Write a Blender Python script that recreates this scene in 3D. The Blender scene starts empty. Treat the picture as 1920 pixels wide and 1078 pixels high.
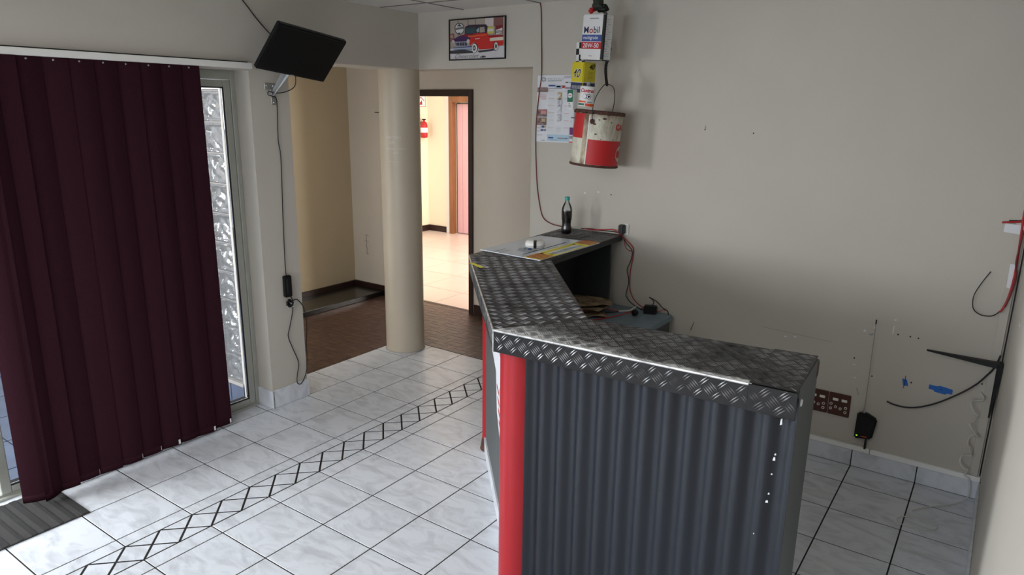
import bpy, bmesh, math, random
from mathutils import Vector, Matrix, noise
random.seed(7)
PI = math.pi
SC = bpy.context.scene
COL = SC.collection

def S(r, g, b):
    f = lambda c: (c/12.92 if c <= .04045 else ((c+.055)/1.055)**2.4)
    return (f(r/255), f(g/255), f(b/255), 1)

# ------------------------------------------------------------------ camera
cam = bpy.data.cameras.new('camera'); camo = bpy.data.objects.new('camera', cam); COL.objects.link(camo)
cam.sensor_fit = 'HORIZONTAL'; cam.sensor_width = 36; cam.lens = 24.7346; cam.clip_start = .02; cam.clip_end = 200
_R, _U, _F = (0.81556334, 0.57853026, 0.0126164), (-0.15270644, 0.19414074, 0.96901502), (-0.55815515, 0.79221974, -0.24667936)
camo.matrix_world = Matrix(((_R[0], _U[0], -_F[0], 3.61355), (_R[1], _U[1], -_F[1], -1.23126), (_R[2], _U[2], -_F[2], 1.8660), (0, 0, 0, 1)))
SC.camera = camo
# ------------------------------------------------------------------ world, daylight, exposure
wd = bpy.data.worlds.new('world'); SC.world = wd; wd.use_nodes = True
bg = wd.node_tree.nodes['Background']; bg.inputs[0].default_value = (.80, .89, 1, 1); bg.inputs[1].default_value = 1.0

def area(name, loc, to, sx, sy, power, color, spread=180):
    l = bpy.data.lights.new(name, 'AREA'); l.shape = 'RECTANGLE'; l.size = sx; l.size_y = sy; l.energy = power; l.color = color
    l.spread = math.radians(spread)
    o = bpy.data.objects.new(name, l); COL.objects.link(o); o.location = loc
    o.rotation_euler = (Vector(to)-Vector(loc)).to_track_quat('-Z', 'Z').to_euler(); return o

area('shopfront_daylight', (1.75, -4.6, 1.9), (1.75, 0, -1.0), 3.0, 1.9, 135, (.86, .93, 1), 135)      # daylight through the shopfront behind the camera
area('side_door_daylight', (-1.2, -1.95, 1.35), (2.6, 1.4, -.2), 2.2, 2.0, 85, (.90, .96, 1), 130)
area('side_horizon_daylight', (-2.14, -4.6, 1.85), (2.5, 2.7, 1.45), 2.6, .9, 190, (1, .955, .905))    # bright sky low over the yard, seen through the side door        # daylight through the open half of the sliding doors
area('far_room_daylight', (1.6, 6.45, 1.5), (-4, 6.2, .9), .9, 1.8, 150, (1, .965, .92))             # sunny windows of the far room
area('far_room_overhead', (-1.6, 5.6, 2.45), (-1.6, 5.6, 0), 2.5, 2.5, 55, (1, .95, .88))  # wide area light just below the closed far room ceiling
area('porch_daylight', (-2.6, -1.2, 2.4), (-.6, 1.0, .6), 2.5, 2.5, 24, (.96, .96, 1))
area('glass_brick_daylight', (-1.0, 1.53, 1.05), (-1.0, 4, .95), .95, 1.8, 9, (.98, .97, .94))        # daylight passing the glass brick wall into the alcove
area('ceiling_fill', (2.1, -1.9, 2.46), (2.1, -1.9, 0), 1.2, 2.4, 48, (1, .98, .95))      # added fill light under the ceiling behind the camera, no known fitting
SC.view_settings.view_transform = 'Standard'; SC.view_settings.look = 'None'
SC.view_settings.gamma = 1; SC.view_settings.use_curve_mapping = False
SC.view_settings.exposure = 0.0

# ------------------------------------------------------------------ materials
MATS = {}
def mat(name, color, rough=.6, metal=0, var=0, scale=4, bump=0, bscale=60, spec=.5, color2=None, emit=None, trans=0, coat=0, stretch=None, per_object=False, rnd=0, island=0, alpha=1):
    if name in MATS: return MATS[name]
    m = bpy.data.materials.new(name); m.use_nodes = True; nt = m.node_tree; N = nt.nodes; L = nt.links
    b = N['Principled BSDF']
    b.inputs['Base Color'].default_value = color; b.inputs['Roughness'].default_value = rough; b.inputs['Metallic'].default_value = metal
    b.inputs['Specular IOR Level'].default_value = spec
    if trans: b.inputs['Transmission Weight'].default_value = trans
    if coat: b.inputs['Coat Weight'].default_value = coat; b.inputs['Coat Roughness'].default_value = .12
    if alpha < 1: b.inputs['Alpha'].default_value = alpha
    if emit: b.inputs['Emission Color'].default_value = color; b.inputs['Emission Strength'].default_value = emit
    tc = N.new('ShaderNodeTexCoord'); src = tc.outputs['Object']
    if per_object:
        oi = N.new('ShaderNodeObjectInfo'); mu = N.new('ShaderNodeMath'); mu.operation = 'MULTIPLY'; mu.inputs[1].default_value = 57.3
        L.new(oi.outputs['Random'], mu.inputs[0]); ad = N.new('ShaderNodeVectorMath'); ad.operation = 'ADD'
        L.new(src, ad.inputs[0]); L.new(mu.outputs[0], ad.inputs[1]); src = ad.outputs[0]
    if stretch:
        mp = N.new('ShaderNodeMapping'); mp.inputs['Scale'].default_value = stretch; L.new(src, mp.inputs[0]); src = mp.outputs[0]
    out = None
    if var or color2:
        n = N.new('ShaderNodeTexNoise'); n.inputs['Scale'].default_value = scale; n.inputs['Detail'].default_value = 6; n.inputs['Roughness'].default_value = .6
        L.new(src, n.inputs['Vector'])
        cr = N.new('ShaderNodeValToRGB'); L.new(n.outputs['Fac'], cr.inputs[0])
        c2 = color2 or tuple(c*(1-var) for c in color[:3])+(1,)
        cr.color_ramp.elements[0].position = .32; cr.color_ramp.elements[0].color = c2
        cr.color_ramp.elements[1].position = .62; cr.color_ramp.elements[1].color = color
        out = cr.outputs[0]
    if rnd or island:
        if island: gi = N.new('ShaderNodeNewGeometry'); ro = gi.outputs['Random Per Island']
        else: gi = N.new('ShaderNodeObjectInfo'); ro = gi.outputs['Random']
        mr = N.new('ShaderNodeMapRange'); mr.inputs[3].default_value = 1-(rnd or island); mr.inputs[4].default_value = 1+(rnd or island)
        L.new(ro, mr.inputs[0]); hs = N.new('ShaderNodeHueSaturation'); hs.inputs['Color'].default_value = color
        if out: L.new(out, hs.inputs['Color'])
        L.new(mr.outputs[0], hs.inputs['Value']); out = hs.outputs[0]
    if out: L.new(out, b.inputs['Base Color'])
    if bump:
        n2 = N.new('ShaderNodeTexNoise'); n2.inputs['Scale'].default_value = bscale; n2.inputs['Detail'].default_value = 4; L.new(src, n2.inputs['Vector'])
        bp = N.new('ShaderNodeBump'); bp.inputs['Strength'].default_value = bump; bp.inputs['Distance'].default_value = .01
        L.new(n2.outputs['Fac'], bp.inputs['Height']); L.new(bp.outputs[0], b.inputs['Normal'])
    MATS[name] = m; return m

def marble(name, base, vein, rough):
    """glazed ceramic with soft diagonal veins, different on every tile"""
    m = bpy.data.materials.new(name); m.use_nodes = True; nt = m.node_tree; N = nt.nodes; L = nt.links; b = N['Principled BSDF']
    tc = N.new('ShaderNodeTexCoord'); oi = N.new('ShaderNodeObjectInfo'); mu = N.new('ShaderNodeMath'); mu.operation = 'MULTIPLY'; mu.inputs[1].default_value = 91.7
    L.new(oi.outputs['Random'], mu.inputs[0]); ad = N.new('ShaderNodeVectorMath'); ad.operation = 'ADD'; L.new(tc.outputs['Object'], ad.inputs[0]); L.new(mu.outputs[0], ad.inputs[1])
    mp = N.new('ShaderNodeMapping'); mp.inputs['Rotation'].default_value = (0, 0, .6); mp.inputs['Scale'].default_value = (1, 2.2, 1); L.new(ad.outputs[0], mp.inputs[0])
    n = N.new('ShaderNodeTexNoise'); n.inputs['Scale'].default_value = 5; n.inputs['Detail'].default_value = 8; n.inputs['Roughness'].default_value = .62; n.inputs['Distortion'].default_value = 1.3; L.new(mp.outputs[0], n.inputs['Vector'])
    cr = N.new('ShaderNodeValToRGB'); L.new(n.outputs['Fac'], cr.inputs[0]); e = cr.color_ramp.elements
    e[0].position = .28; e[0].color = vein; e[1].position = .56; e[1].color = base
    L.new(cr.outputs[0], b.inputs['Base Color'])
    n2 = N.new('ShaderNodeTexNoise'); n2.inputs['Scale'].default_value = 38; n2.inputs['Detail'].default_value = 4; L.new(ad.outputs[0], n2.inputs['Vector'])
    mr = N.new('ShaderNodeMapRange'); mr.inputs[3].default_value = rough-.06; mr.inputs[4].default_value = rough+.12; L.new(n2.outputs['Fac'], mr.inputs[0]); L.new(mr.outputs[0], b.inputs['Roughness'])
    bp = N.new('ShaderNodeBump'); bp.inputs['Strength'].default_value = .10; bp.inputs['Distance'].default_value = .004; L.new(n2.outputs['Fac'], bp.inputs['Height']); L.new(bp.outputs[0], b.inputs['Normal'])
    MATS[name] = m; return m

def rusty(name, paint, rust, lo, hi, scale=9, z0=None, z1=None):
    """paint with rust stains; the rust gathers towards local z0 (bottom) and z1 (rim)"""
    m = bpy.data.materials.new(name); m.use_nodes = True; nt = m.node_tree; N = nt.nodes; L = nt.links; b = N['Principled BSDF']; b.inputs['Roughness'].default_value = .5
    tc = N.new('ShaderNodeTexCoord'); mp = N.new('ShaderNodeMapping'); mp.inputs['Scale'].default_value = (1, 1, .35); L.new(tc.outputs['Object'], mp.inputs[0])
    n = N.new('ShaderNodeTexNoise'); n.inputs['Scale'].default_value = scale; n.inputs['Detail'].default_value = 9; n.inputs['Roughness'].default_value = .7; L.new(mp.outputs[0], n.inputs['Vector'])
    v = n.outputs['Fac']
    if z0 is not None:
        sx = N.new('ShaderNodeSeparateXYZ'); L.new(tc.outputs['Object'], sx.inputs[0])
        a = N.new('ShaderNodeMapRange'); a.inputs[1].default_value = z0+.055; a.inputs[2].default_value = z0; a.inputs[4].default_value = .30; L.new(sx.outputs[2], a.inputs[0])
        c = N.new('ShaderNodeMapRange'); c.inputs[1].default_value = z1-.05; c.inputs[2].default_value = z1; c.inputs[4].default_value = .22; L.new(sx.outputs[2], c.inputs[0])
        s1 = N.new('ShaderNodeMath'); L.new(v, s1.inputs[0]); L.new(a.outputs[0], s1.inputs[1]); s2 = N.new('ShaderNodeMath'); L.new(s1.outputs[0], s2.inputs[0]); L.new(c.outputs[0], s2.inputs[1]); v = s2.outputs[0]
    cr = N.new('ShaderNodeValToRGB'); L.new(v, cr.inputs[0]); e = cr.color_ramp.elements
    e[0].position = lo; e[0].color = paint; e[1].position = hi; e[1].color = rust
    L.new(cr.outputs[0], b.inputs['Base Color']); MATS[name] = m; return m

PAINT = mat('wall_paint', S(198, 192, 182), .75, var=.06, scale=1.1, bump=.05, bscale=140)
CREAM = mat('cream_paint', S(206, 190, 160), .75, var=.08, scale=1.3, bump=.05, bscale=140)
BEIGE = mat('beige_paint', S(214, 205, 192), .75, var=.06, scale=1.3, bump=.05, bscale=140)
FARPAINT = mat('far_room_paint', S(243, 232, 208), .8, var=.03, scale=1)
COLPAINT = mat('column_gloss_paint', S(196, 184, 165), .38, var=.07, scale=2.2, bump=.05, bscale=60)
TILE = marble('white_marble_tile', S(224, 228, 235), S(190, 193, 199), .30)
GROUT = mat('dark_grout', S(30, 25, 22), .9, var=.3, scale=20)
PARQ = mat('worn_parquet', S(92, 66, 54), .42, color2=S(62, 43, 36), scale=18, island=.30, per_object=True, bump=.05, bscale=90)
PARQ_GAP = mat('parquet_gap', S(38, 26, 22), .8)
FTILE = mat('far_room_tile', S(222, 202, 190), .28, var=.06, scale=4, rnd=.03)
FGROUT = mat('far_room_grout', S(120, 92, 78), .9)
CEIL = mat('ceiling_board', S(216, 213, 208), .9, bump=.15, bscale=220, rnd=.02)
CEILGAP = mat('ceiling_gap', S(40, 38, 36), .9)
BROWN = mat('dark_brown_wood', S(54, 34, 30), .35, var=.35, scale=9, stretch=(1, 1, .2))
OAK = mat('orange_wood', S(150, 98, 62), .4, var=.35, scale=9, stretch=(1, 1, .15))
PINK = mat('pink_plank_door', S(224, 178, 184), .55, var=.08, scale=5, stretch=(1, 1, .2))
ALU = mat('grey_aluminium', S(176, 178, 170), .42, metal=.25, var=.10, scale=14)
RUBBER = mat('black_rubber', S(16, 15, 15), .6)
WHITE = mat('white_paint', S(226, 226, 224), .5)
WHITEPL = mat('white_plastic', S(232, 231, 227), .35)
SILL = mat('white_post', S(224, 222, 226), .6)
BLUETILE = mat('blue_grey_tile', S(96, 106, 128), .4, var=.25, scale=9, per_object=True, rnd=.1)
PAVE = mat('grey_paving', S(98, 98, 106), .75, var=.25, scale=12)
BLIND = mat('maroon_blind_fabric', S(51, 27, 35), .95, var=.22, scale=160, bump=.12, bscale=500, spec=.03, rnd=.10)
BLACK = mat('black_plastic', S(17, 17, 18), .45, spec=.35)
SCREEN = mat('black_screen', S(8, 9, 10), .42, spec=.25)
CABLE = mat('black_cable', S(18, 17, 18), .5)
STEEL = mat('galvanised_steel', S(168, 170, 170), .35, metal=.8, var=.15, scale=20)
CHROME = mat('bright_metal', S(225, 225, 225), .2, metal=1)
PLATE = mat('black_tread_plate', S(34, 33, 34), .38, metal=.4, var=.35, scale=16, bump=.06, bscale=90)
TREAD = mat('worn_tread_bar', S(170, 170, 172), .33, metal=.8, color2=S(84, 83, 85), scale=7)
EDGE = mat('worn_bright_edge', S(236, 236, 236), .34, metal=.6, color2=S(150, 150, 152), scale=18)
NAVY = mat('navy_corrugated_sheet', S(24, 29, 39), .36, var=.18, scale=5, stretch=(1, 1, .3))
GREYP = mat('grey_painted_panel', S(82, 87, 88), .5, var=.10, scale=4)
DARKP = mat('dark_panel', S(36, 40, 41), .55, var=.12, scale=4)
RED = mat('red_gloss_post', S(168, 20, 32), .38, var=.06, scale=5)
REDD = mat('red_print', S(186, 32, 38), .5, var=.12, scale=9)
PAPER = mat('paper', S(226, 228, 234), .55)
PAPERW = mat('white_board', S(226, 233, 242), .25, var=.03, scale=8)
INK = mat('black_ink', S(24, 24, 28), .6)
GREYINK = mat('grey_ink', S(146, 148, 152), .6)
YEL = mat('yellow_print', S(244, 232, 44), .45)
ORNG = mat('orange_print', S(226, 84, 34), .5)
NAVYP = mat('navy_print', S(36, 46, 82), .5)
BLUEP = mat('blue_print', S(58, 84, 148), .5)
GREENP = mat('green_print', S(36, 108, 84), .5)
TAN = mat('tan_print', S(196, 172, 128), .6)
PURP = mat('purple_print', S(116, 44, 116), .6)
PALEB = mat('pale_blue_print', S(176, 206, 226), .6)
PHOTO = mat('dark_photo_print', S(92, 78, 76), .6, color2=S(168, 140, 136), scale=60)
REDW = mat('red_wire', S(176, 30, 36), .45)
WHW = mat('white_wire', S(214, 212, 206), .5)
BTAPE = mat('blue_tape', S(32, 104, 190), .6)
TEAL = mat('teal_cap', S(52, 168, 158), .4)
COLA = mat('dark_cola', S(20, 10, 9), .12, coat=.3)
DESK = mat('blue_grey_desk_top', S(124, 142, 152), .5, var=.22, scale=10)
CARD = mat('torn_cardboard', S(176, 152, 122), .8, color2=S(92, 76, 60), scale=12)
MATG = mat('grey_carpet_mat', S(60, 58, 57), .95, bump=.6, bscale=350)
MATD = mat('dark_carpet_stripe', S(42, 41, 41), .95, bump=.6, bscale=350)
SOCK = mat('brown_socket_plate', S(78, 44, 34), .4)
TINW = mat('white_tin', S(226, 226, 226), .4, var=.05, scale=9)
RUST = mat('rust', S(92, 54, 40), .7, color2=S(52, 34, 30), scale=40)
DRUMW = rusty('white_drum_paint', S(214, 212, 196), S(110, 74, 44), .50, .80, 11, -.16, .16)
DRUMR = rusty('red_drum_paint', S(190, 30, 36), S(104, 40, 34), .66, .95, 14, -.175, .30)
STRIPE = rusty('rust_streaked_seam', S(206, 196, 168), S(104, 64, 32), .36, .66, 14, -.16, .12)
DSTEEL = mat('polished_black_plinth', S(30, 29, 28), .22, spec=.7)
GREENRAG = mat('green_dark_bundle', S(40, 46, 36), .7)  # dark green cloth of a rag tied on the chain

def glass_mat(name, tint, f=.08, rough=.02):
    m = bpy.data.materials.new(name); m.use_nodes = True; N = m.node_tree.nodes; L = m.node_tree.links; N.clear()
    o = N.new('ShaderNodeOutputMaterial'); mx = N.new('ShaderNodeMixShader'); t = N.new('ShaderNodeBsdfTransparent'); g = N.new('ShaderNodeBsdfGlossy')
    t.inputs[0].default_value = tint; g.inputs['Roughness'].default_value = rough
    fr = N.new('ShaderNodeFresnel'); fr.inputs[0].default_value = 1.45
    L.new(fr.outputs[0], mx.inputs[0]); L.new(t.outputs[0], mx.inputs[1]); L.new(g.outputs[0], mx.inputs[2]); L.new(mx.outputs[0], o.inputs[0]); MATS[name] = m; return m
GLASS = glass_mat('clear_pane', (.96, .96, .96, 1))
PET = glass_mat('clear_plastic', (.90, .93, .93, 1), rough=.08)
BAG = glass_mat('clear_bag', (.93, .95, .97, 1), rough=.2)
GBLOCK = mat('glass_block', S(190, 192, 194), .05, trans=.70, spec=.8, coat=.6)
MORTAR = mat('grey_mortar', S(168, 164, 160), .8)

# ------------------------------------------------------------------ mesh helpers
class MB:
    def __init__(s): s.v = []; s.f = []; s.sm = []
    def add(s, vs, fs, smooth=False):
        o = len(s.v); s.v += [tuple(v) for v in vs]; s.f += [tuple(i+o for i in f) for f in fs]; s.sm += [smooth]*len(fs); return s
    def box(s, x0, x1, y0, y1, z0, z1):
        vs = [(x, y, z) for z in (z0, z1) for y in (y0, y1) for x in (x0, x1)]
        return s.add(vs, [(0, 2, 3, 1), (4, 5, 7, 6), (0, 1, 5, 4), (1, 3, 7, 5), (3, 2, 6, 7), (2, 0, 4, 6)])
    def obox(s, c, M, sx, sy, sz):
        vs = [Vector(c)+M@Vector((x*sx/2, y*sy/2, z*sz/2)) for z in (-1, 1) for y in (-1, 1) for x in (-1, 1)]
        return s.add(vs, [(0, 2, 3, 1), (4, 5, 7, 6), (0, 1, 5, 4), (1, 3, 7, 5), (3, 2, 6, 7), (2, 0, 4, 6)])
    def poly(s, pts): return s.add(pts, [tuple(range(len(pts)))])
    def prism(s, pts, d):
        n = len(pts); d = Vector(d); p = [Vector(q) for q in pts]
        return s.add(p+[q+d for q in p], [tuple(range(n-1, -1, -1)), tuple(range(n, 2*n))]+[(i, (i+1) % n, n+(i+1) % n, n+i) for i in range(n)])
    def tube(s, pts, r, n=8, cap=True, closed=False):
        P = [Vector(p) for p in pts]; R = r if isinstance(r, (list, tuple)) else [r]*len(P); vs = []; fs = []; up = None; m = len(P)
        for i, p in enumerate(P):
            if closed: t = P[(i+1) % m]-P[i-1]
            else: t = P[min(i+1, m-1)]-P[max(i-1, 0)]
            t.normalize()
            if up is None: up = Vector((0, 0, 1)) if abs(t.z) < .9 else Vector((1, 0, 0))
            a = t.cross(up)
            if a.length < 1e-4: a = t.orthogonal()
            a.normalize(); b = a.cross(t); up = b
            vs += [p+(a*math.cos(k*2*PI/n)+b*math.sin(k*2*PI/n))*R[i] for k in range(n)]
        for i in range(m if closed else m-1):
            j = (i+1) % m
            fs += [(i*n+k, i*n+(k+1) % n, j*n+(k+1) % n, j*n+k) for k in range(n)]
        s.add(vs, fs, True)
        if cap and not closed: s.add(vs[:n], [tuple(range(n-1, -1, -1))]); s.add(vs[-n:], [tuple(range(n))])
        return s
    def lathe(s, prof, c=(0, 0, 0), n=24, M=None, cap=True):
        vs = []; c = Vector(c); M = M or Matrix.Identity(3)
        for r, z in prof: vs += [c+M@Vector((r*math.cos(k*2*PI/n), r*math.sin(k*2*PI/n), z)) for k in range(n)]
        fs = [(i*n+k, i*n+(k+1) % n, (i+1)*n+(k+1) % n, (i+1)*n+k) for i in range(len(prof)-1) for k in range(n)]
        s.add(vs, fs, True)
        if cap: s.add(vs[:n], [tuple(range(n-1, -1, -1))]); s.add(vs[-n:], [tuple(range(n))])
        return s
    def mesh(s, name, m, bevel=0, seg=2):
        me = bpy.data.meshes.new(name); me.from_pydata(s.v, [], s.f); me.materials.append(m)
        me.polygons.foreach_set('use_smooth', s.sm)
        if bevel:
            bm = bmesh.new(); bm.from_mesh(me); bmesh.ops.remove_doubles(bm, verts=bm.verts, dist=1e-6)
            ed = [e for e in bm.edges if len(e.link_faces) == 2 and e.calc_face_angle(0) > .6]
            bmesh.ops.bevel(bm, geom=ed, offset=bevel, segments=seg, affect='EDGES', clamp_overlap=True)
            bm.to_mesh(me); bm.free()
        me.update(); return me
    def build(s, name, m, parent=None, bevel=0, seg=2, kind=None, label=None): return link(name, s.mesh(name, m, bevel, seg), parent, kind, label)

WORLD = {}
def link(name, me, parent=None, kind=None, label=None, loc=None):
    o = bpy.data.objects.new(name, me); COL.objects.link(o)
    if parent is not None:
        o.parent = parent
        if parent.name in WORLD: o.matrix_parent_inverse = Matrix.Translation(-WORLD[parent.name])
    if loc is not None: o.location = loc
    if kind: o['kind'] = kind
    if label: o['label'] = label
    return o
def thing(name, label, cat, loc=(0, 0, 0), group=None):
    o = bpy.data.objects.new(name, None); COL.objects.link(o); o.location = loc; o.empty_display_size = .05
    WORLD[o.name] = Vector(loc); o['label'] = label; o['category'] = cat
    if group: o['group'] = group
    return o
def struct(name, loc=(0, 0, 0)):
    o = bpy.data.objects.new(name, None); COL.objects.link(o); o.location = loc; WORLD[o.name] = Vector(loc); o['kind'] = 'structure'; return o
def tag(o, label, cat, group=None):
    o['label'] = label; o['category'] = cat
    if group: o['group'] = group
    return o
def B(x0, x1, y0, y1, z0, z1): return MB().box(x0, x1, y0, y1, z0, z1)
def rotz(a): return Matrix.Rotation(a, 3, 'Z')
def spline(pts, k=6):
    P = [Vector(p) for p in pts]; Q = [P[0]]+P+[P[-1]]; out = []
    for i in range(1, len(Q)-2):
        for j in range(k):
            t = j/k; a, b, c, d = Q[i-1], Q[i], Q[i+1], Q[i+2]
            out.append(.5*((2*b)+(c-a)*t+(2*a-5*b+4*c-d)*t*t+(3*b-a-3*c+d)*t**3))
    out.append(P[-1]); return out
def wire(name, pts, r, m, parent=None, label=None, cat=None, k=6, n=6):
    o = MB().tube(spline(pts, k), r, n).build(name, m, parent)
    if label and parent is None: tag(o, label, cat)
    elif label: o['label'] = label
    return o
def frame(o, right, up):
    r = Vector(right).normalized(); n = r.cross(Vector(up)).normalized(); u = n.cross(r)
    return Matrix(((r.x, u.x, n.x, o[0]), (r.y, u.y, n.y, o[1]), (r.z, u.z, n.z, o[2]), (0, 0, 0, 1)))
def text_mesh(body, size, align='LEFT', shear=0, bold=0, width=1, spacing=1):
    c = bpy.data.curves.new('lettering', 'FONT'); c.body = body; c.size = size; c.align_x = align; c.shear = shear; c.offset = bold; c.space_character = spacing; c.resolution_u = 3; c.fill_mode = 'FRONT'
    o = bpy.data.objects.new('lettering', c); COL.objects.link(o); bpy.context.view_layer.update()
    me = bpy.data.meshes.new_from_object(o); COL.objects.unlink(o); bpy.data.objects.remove(o)
    if width != 1: me.transform(Matrix.Diagonal((width, 1, 1, 1)))
    return me
def text(body, size, fr, m, parent, x=0, y=0, off=.0008, label=None, **kw):
    me = text_mesh(body, size, **kw); me.transform(fr@Matrix.Translation((x, y, off))); me.materials.clear(); me.materials.append(m)
    o = link('lettering', me, parent); 
    if label: o['label'] = label
    return o
def patch(fr, pts, m, parent, name='print', off=.0005, label=None):
    mb = MB(); mb.poly([fr@Vector((x, y, off)) for x, y in pts]); return mb.build(name, m, parent, label=label)
def rect(fr, x0, x1, y0, y1, m, parent, name='print', off=.0005, label=None): return patch(fr, [(x0, y0), (x1, y0), (x1, y1), (x0, y1)], m, parent, name, off, label)

W, H, HL, RX = 2.7005, 2.508, 2.1275, 3.7098
YF = -4.0
# ================================================================== SETTING
# ---- main floor: grout bed and every tile
floor = B(-.32, RX+.05, YF, 2.80, -.12, -.0014).build('floor', GROUT, kind='structure')
TC = {}
def tile(x0, x1, y0, y1, parent, m=TILE, g=.0031, z=0., name='tile', th=.01):
    w, d = round(x1-x0-2*g, 4), round(y1-y0-2*g, 4); key = (w, d, m.name, th)
    if key not in TC:
        c = .0008; mb = MB(); a, b = w/2, d/2
        vs = [(-a, -b, -th), (a, -b, -th), (a, b, -th), (-a, b, -th), (-a, -b, -c), (a, -b, -c), (a, b, -c), (-a, b, -c), (-a+c, -b+c, 0), (a-c, -b+c, 0), (a-c, b-c, 0), (-a+c, b-c, 0)]
        fs = [(8, 9, 10, 11)]+[(i, (i+1) % 4, 4+(i+1) % 4, 4+i) for i in range(4)]+[(4+i, 4+(i+1) % 4, 8+(i+1) % 4, 8+i) for i in range(4)]
        mb.add(vs, fs); TC[key] = mb.mesh(name, m)
    return link(name, TC[key], parent, loc=((x0+x1)/2, (y0+y1)/2, z))
T = .31
L1, L2, L3, L4 = .630, .708, .865, .953
COLS = [(0, T), (T, L1)]+[(L4+k*T, L4+(k+1)*T) for k in range(8)]+[(L4+8*T, RX)]
def stuff_tiles(mb, x0, x1, y0, y1):
    g = .0028; mb.box(x0+g, x1-g, y0+g, y1-g, -.01, 0)
far_field = MB()
for j in range(-13, 9):
    y0, y1 = j*T, (j+1)*T
    if j == 8: y1 = W
    for (x0, x1) in COLS:
        e = y1
        if j == 8 and x1 < .99: e = 2.79
        if j < -4: stuff_tiles(far_field, x0, x1, max(y0, YF), e)
        else: tile(x0, x1, y0, e, floor)
    for (x0, x1) in ((L1, L2), (L3, L4)):
        e = 2.79 if j == 8 else y1
        if j < -4: stuff_tiles(far_field, x0, x1, max(y0, YF), e)
        else: tile(x0, x1, y0, e, floor, name='border_strip', g=.0030)
    if j < 5:
        e = min(y1, 1.288)
        if j < -4: stuff_tiles(far_field, -.152, 0, max(y0, YF), e)
        elif y0 < 1.28: tile(-.152, 0, y0, y1 if y1 < 1.288 else 1.288, floor)
    if j >= 5: tile(-.31, 0, y0, 2.79 if j == 8 else y1, floor)
far_field.build('tile_field', TILE, floor, kind='stuff')
# inlaid border: a chain of diamonds between two dark lines, with the triangles left over
XM = (L2+L3)/2; hw = (L3-L2)/2
def inlay(pts, name):
    c = Vector((sum(p[0] for p in pts)/len(pts), sum(p[1] for p in pts)/len(pts))); ctr = Vector((c.x, c.y, 0))
    top = [Vector((p[0], p[1], 0))-ctr for p in pts]; inset = .0052
    n = len(pts); res = []
    for i in range(n):
        a, b, d = top[i-1], top[i], top[(i+1) % n]
        e1 = (b-a).normalized(); e2 = (d-b).normalized(); n1 = Vector((-e1.y, e1.x, 0)); n2 = Vector((-e2.y, e2.x, 0)); bis = (n1+n2)
        res.append(b+bis*(inset/(1+n1.dot(n2))))
    mb = MB(); mb.add([v+Vector((0, 0, -.01)) for v in res]+[v+Vector((0, 0, -.0006)) for v in res]+[v*.985 for v in res],
                      [tuple(range(2*n, 3*n))]+[(i, (i+1) % n, n+(i+1) % n, n+i) for i in range(n)]+[(n+i, n+(i+1) % n, 2*n+(i+1) % n, 2*n+i) for i in range(n)])
    return mb.mesh(name, TILE), ctr
dia, dc = inlay([(L2, 0), (XM, -.0775), (L3, 0), (XM, .0775)], 'border_diamond')
tl, tlc = inlay([(L2, 0), (XM, .0775), (L2, .155)], 'border_triangle')
tr, trc = inlay([(L3, 0), (L3, .155), (XM, .0775)], 'border_triangle')
for k in range(-8, 18):
    y = k*.155
    link('border_diamond', dia, floor, loc=dc+Vector((0, y, 0)))
    link('border_triangle', tl, floor, loc=tlc+Vector((0, y, 0))); link('border_triangle', tr, floor, loc=trc+Vector((0, y, 0)))
B(L2+.003, L3-.003, YF, -1.32, -.01, -.0005).build('border_field', TILE, floor, kind='stuff')

# ---- alcove floor: basket parquet
alc = B(-2.0, 1.05, 1.40, 3.86, -.12, -.006).build('floor_alcove', PARQ_GAP, kind='structure')
def block(hor):
    mb = MB(); a = .12; g = .002; s = a/5
    for i in range(5):
        z = -.0006*((i*7) % 3); lo, hi = -a/2+i*s+g/2, -a/2+(i+1)*s-g/2; e = a/2-g/2
        x0, x1, y0, y1 = (-e, e, lo, hi) if hor else (lo, hi, -e, e)
        mb.add([(x0, y0, -.008), (x1, y0, -.008), (x1, y1, -.008), (x0, y1, -.008), (x0, y0, z), (x1, y0, z), (x1, y1, z), (x0, y1, z)],
               [(4, 5, 6, 7), (0, 1, 5, 4), (1, 2, 6, 5), (2, 3, 7, 6), (3, 0, 4, 7)])
    return mb.mesh('parquet_block', PARQ)
PB = [block(True), block(False)]
for i in range(-12, 9):
    for j in range(0, 20):
        x, y = -.31+(i+.5)*.12, 1.63+(j+.5)*.12
        if y > 3.76: continue
        if x > -.31 and y < 2.79: continue
        if x > -.31: y -= .034
        link('parquet_block', PB[(i+j) % 2], alc, loc=(x, y, 0))

# ---- walls (each one outline with its openings, extruded)
def wall_x(name, x, th, pts, m):   # outline in (y,z) at plane x, thickness towards th
    return MB().prism([(x, y, z) for y, z in pts], (th, 0, 0)).build(name, m, kind='structure')
def wall_y(name, y, th, pts, m): return MB().prism([(x, y, z) for x, z in pts], (0, th, 0)).build(name, m, kind='structure')
DY0, DY1, DZ = -2.35, 1.288, 2.055        # sliding door opening in the left wall
wall_left = wall_x('wall_left', 0, -.30, [(YF, -.1), (DY0, -.1), (DY0, DZ), (DY1, DZ), (DY1, -.1), (1.556, -.1), (1.556, HL), (W, HL), (W, H+.05), (YF, H+.05)], PAINT)
wall_back = wall_y('wall_back', W, .20, [(-.30, HL), (.985, HL), (.985, -.1), (RX+.15, -.1), (RX+.15, H+.05), (-.30, H+.05)], PAINT)
wall_right = B(RX, RX+.15, YF, W, -.1, H+.05).build('wall_right', PAINT, kind='structure')
FX0, FX1, FZ0, FZ1 = .25, 3.25, .55, 2.1
wall_front = MB()
o_ = [(-.3, -.1), (RX+.15, -.1), (RX+.15, H+.05), (-.3, H+.05)]
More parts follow.
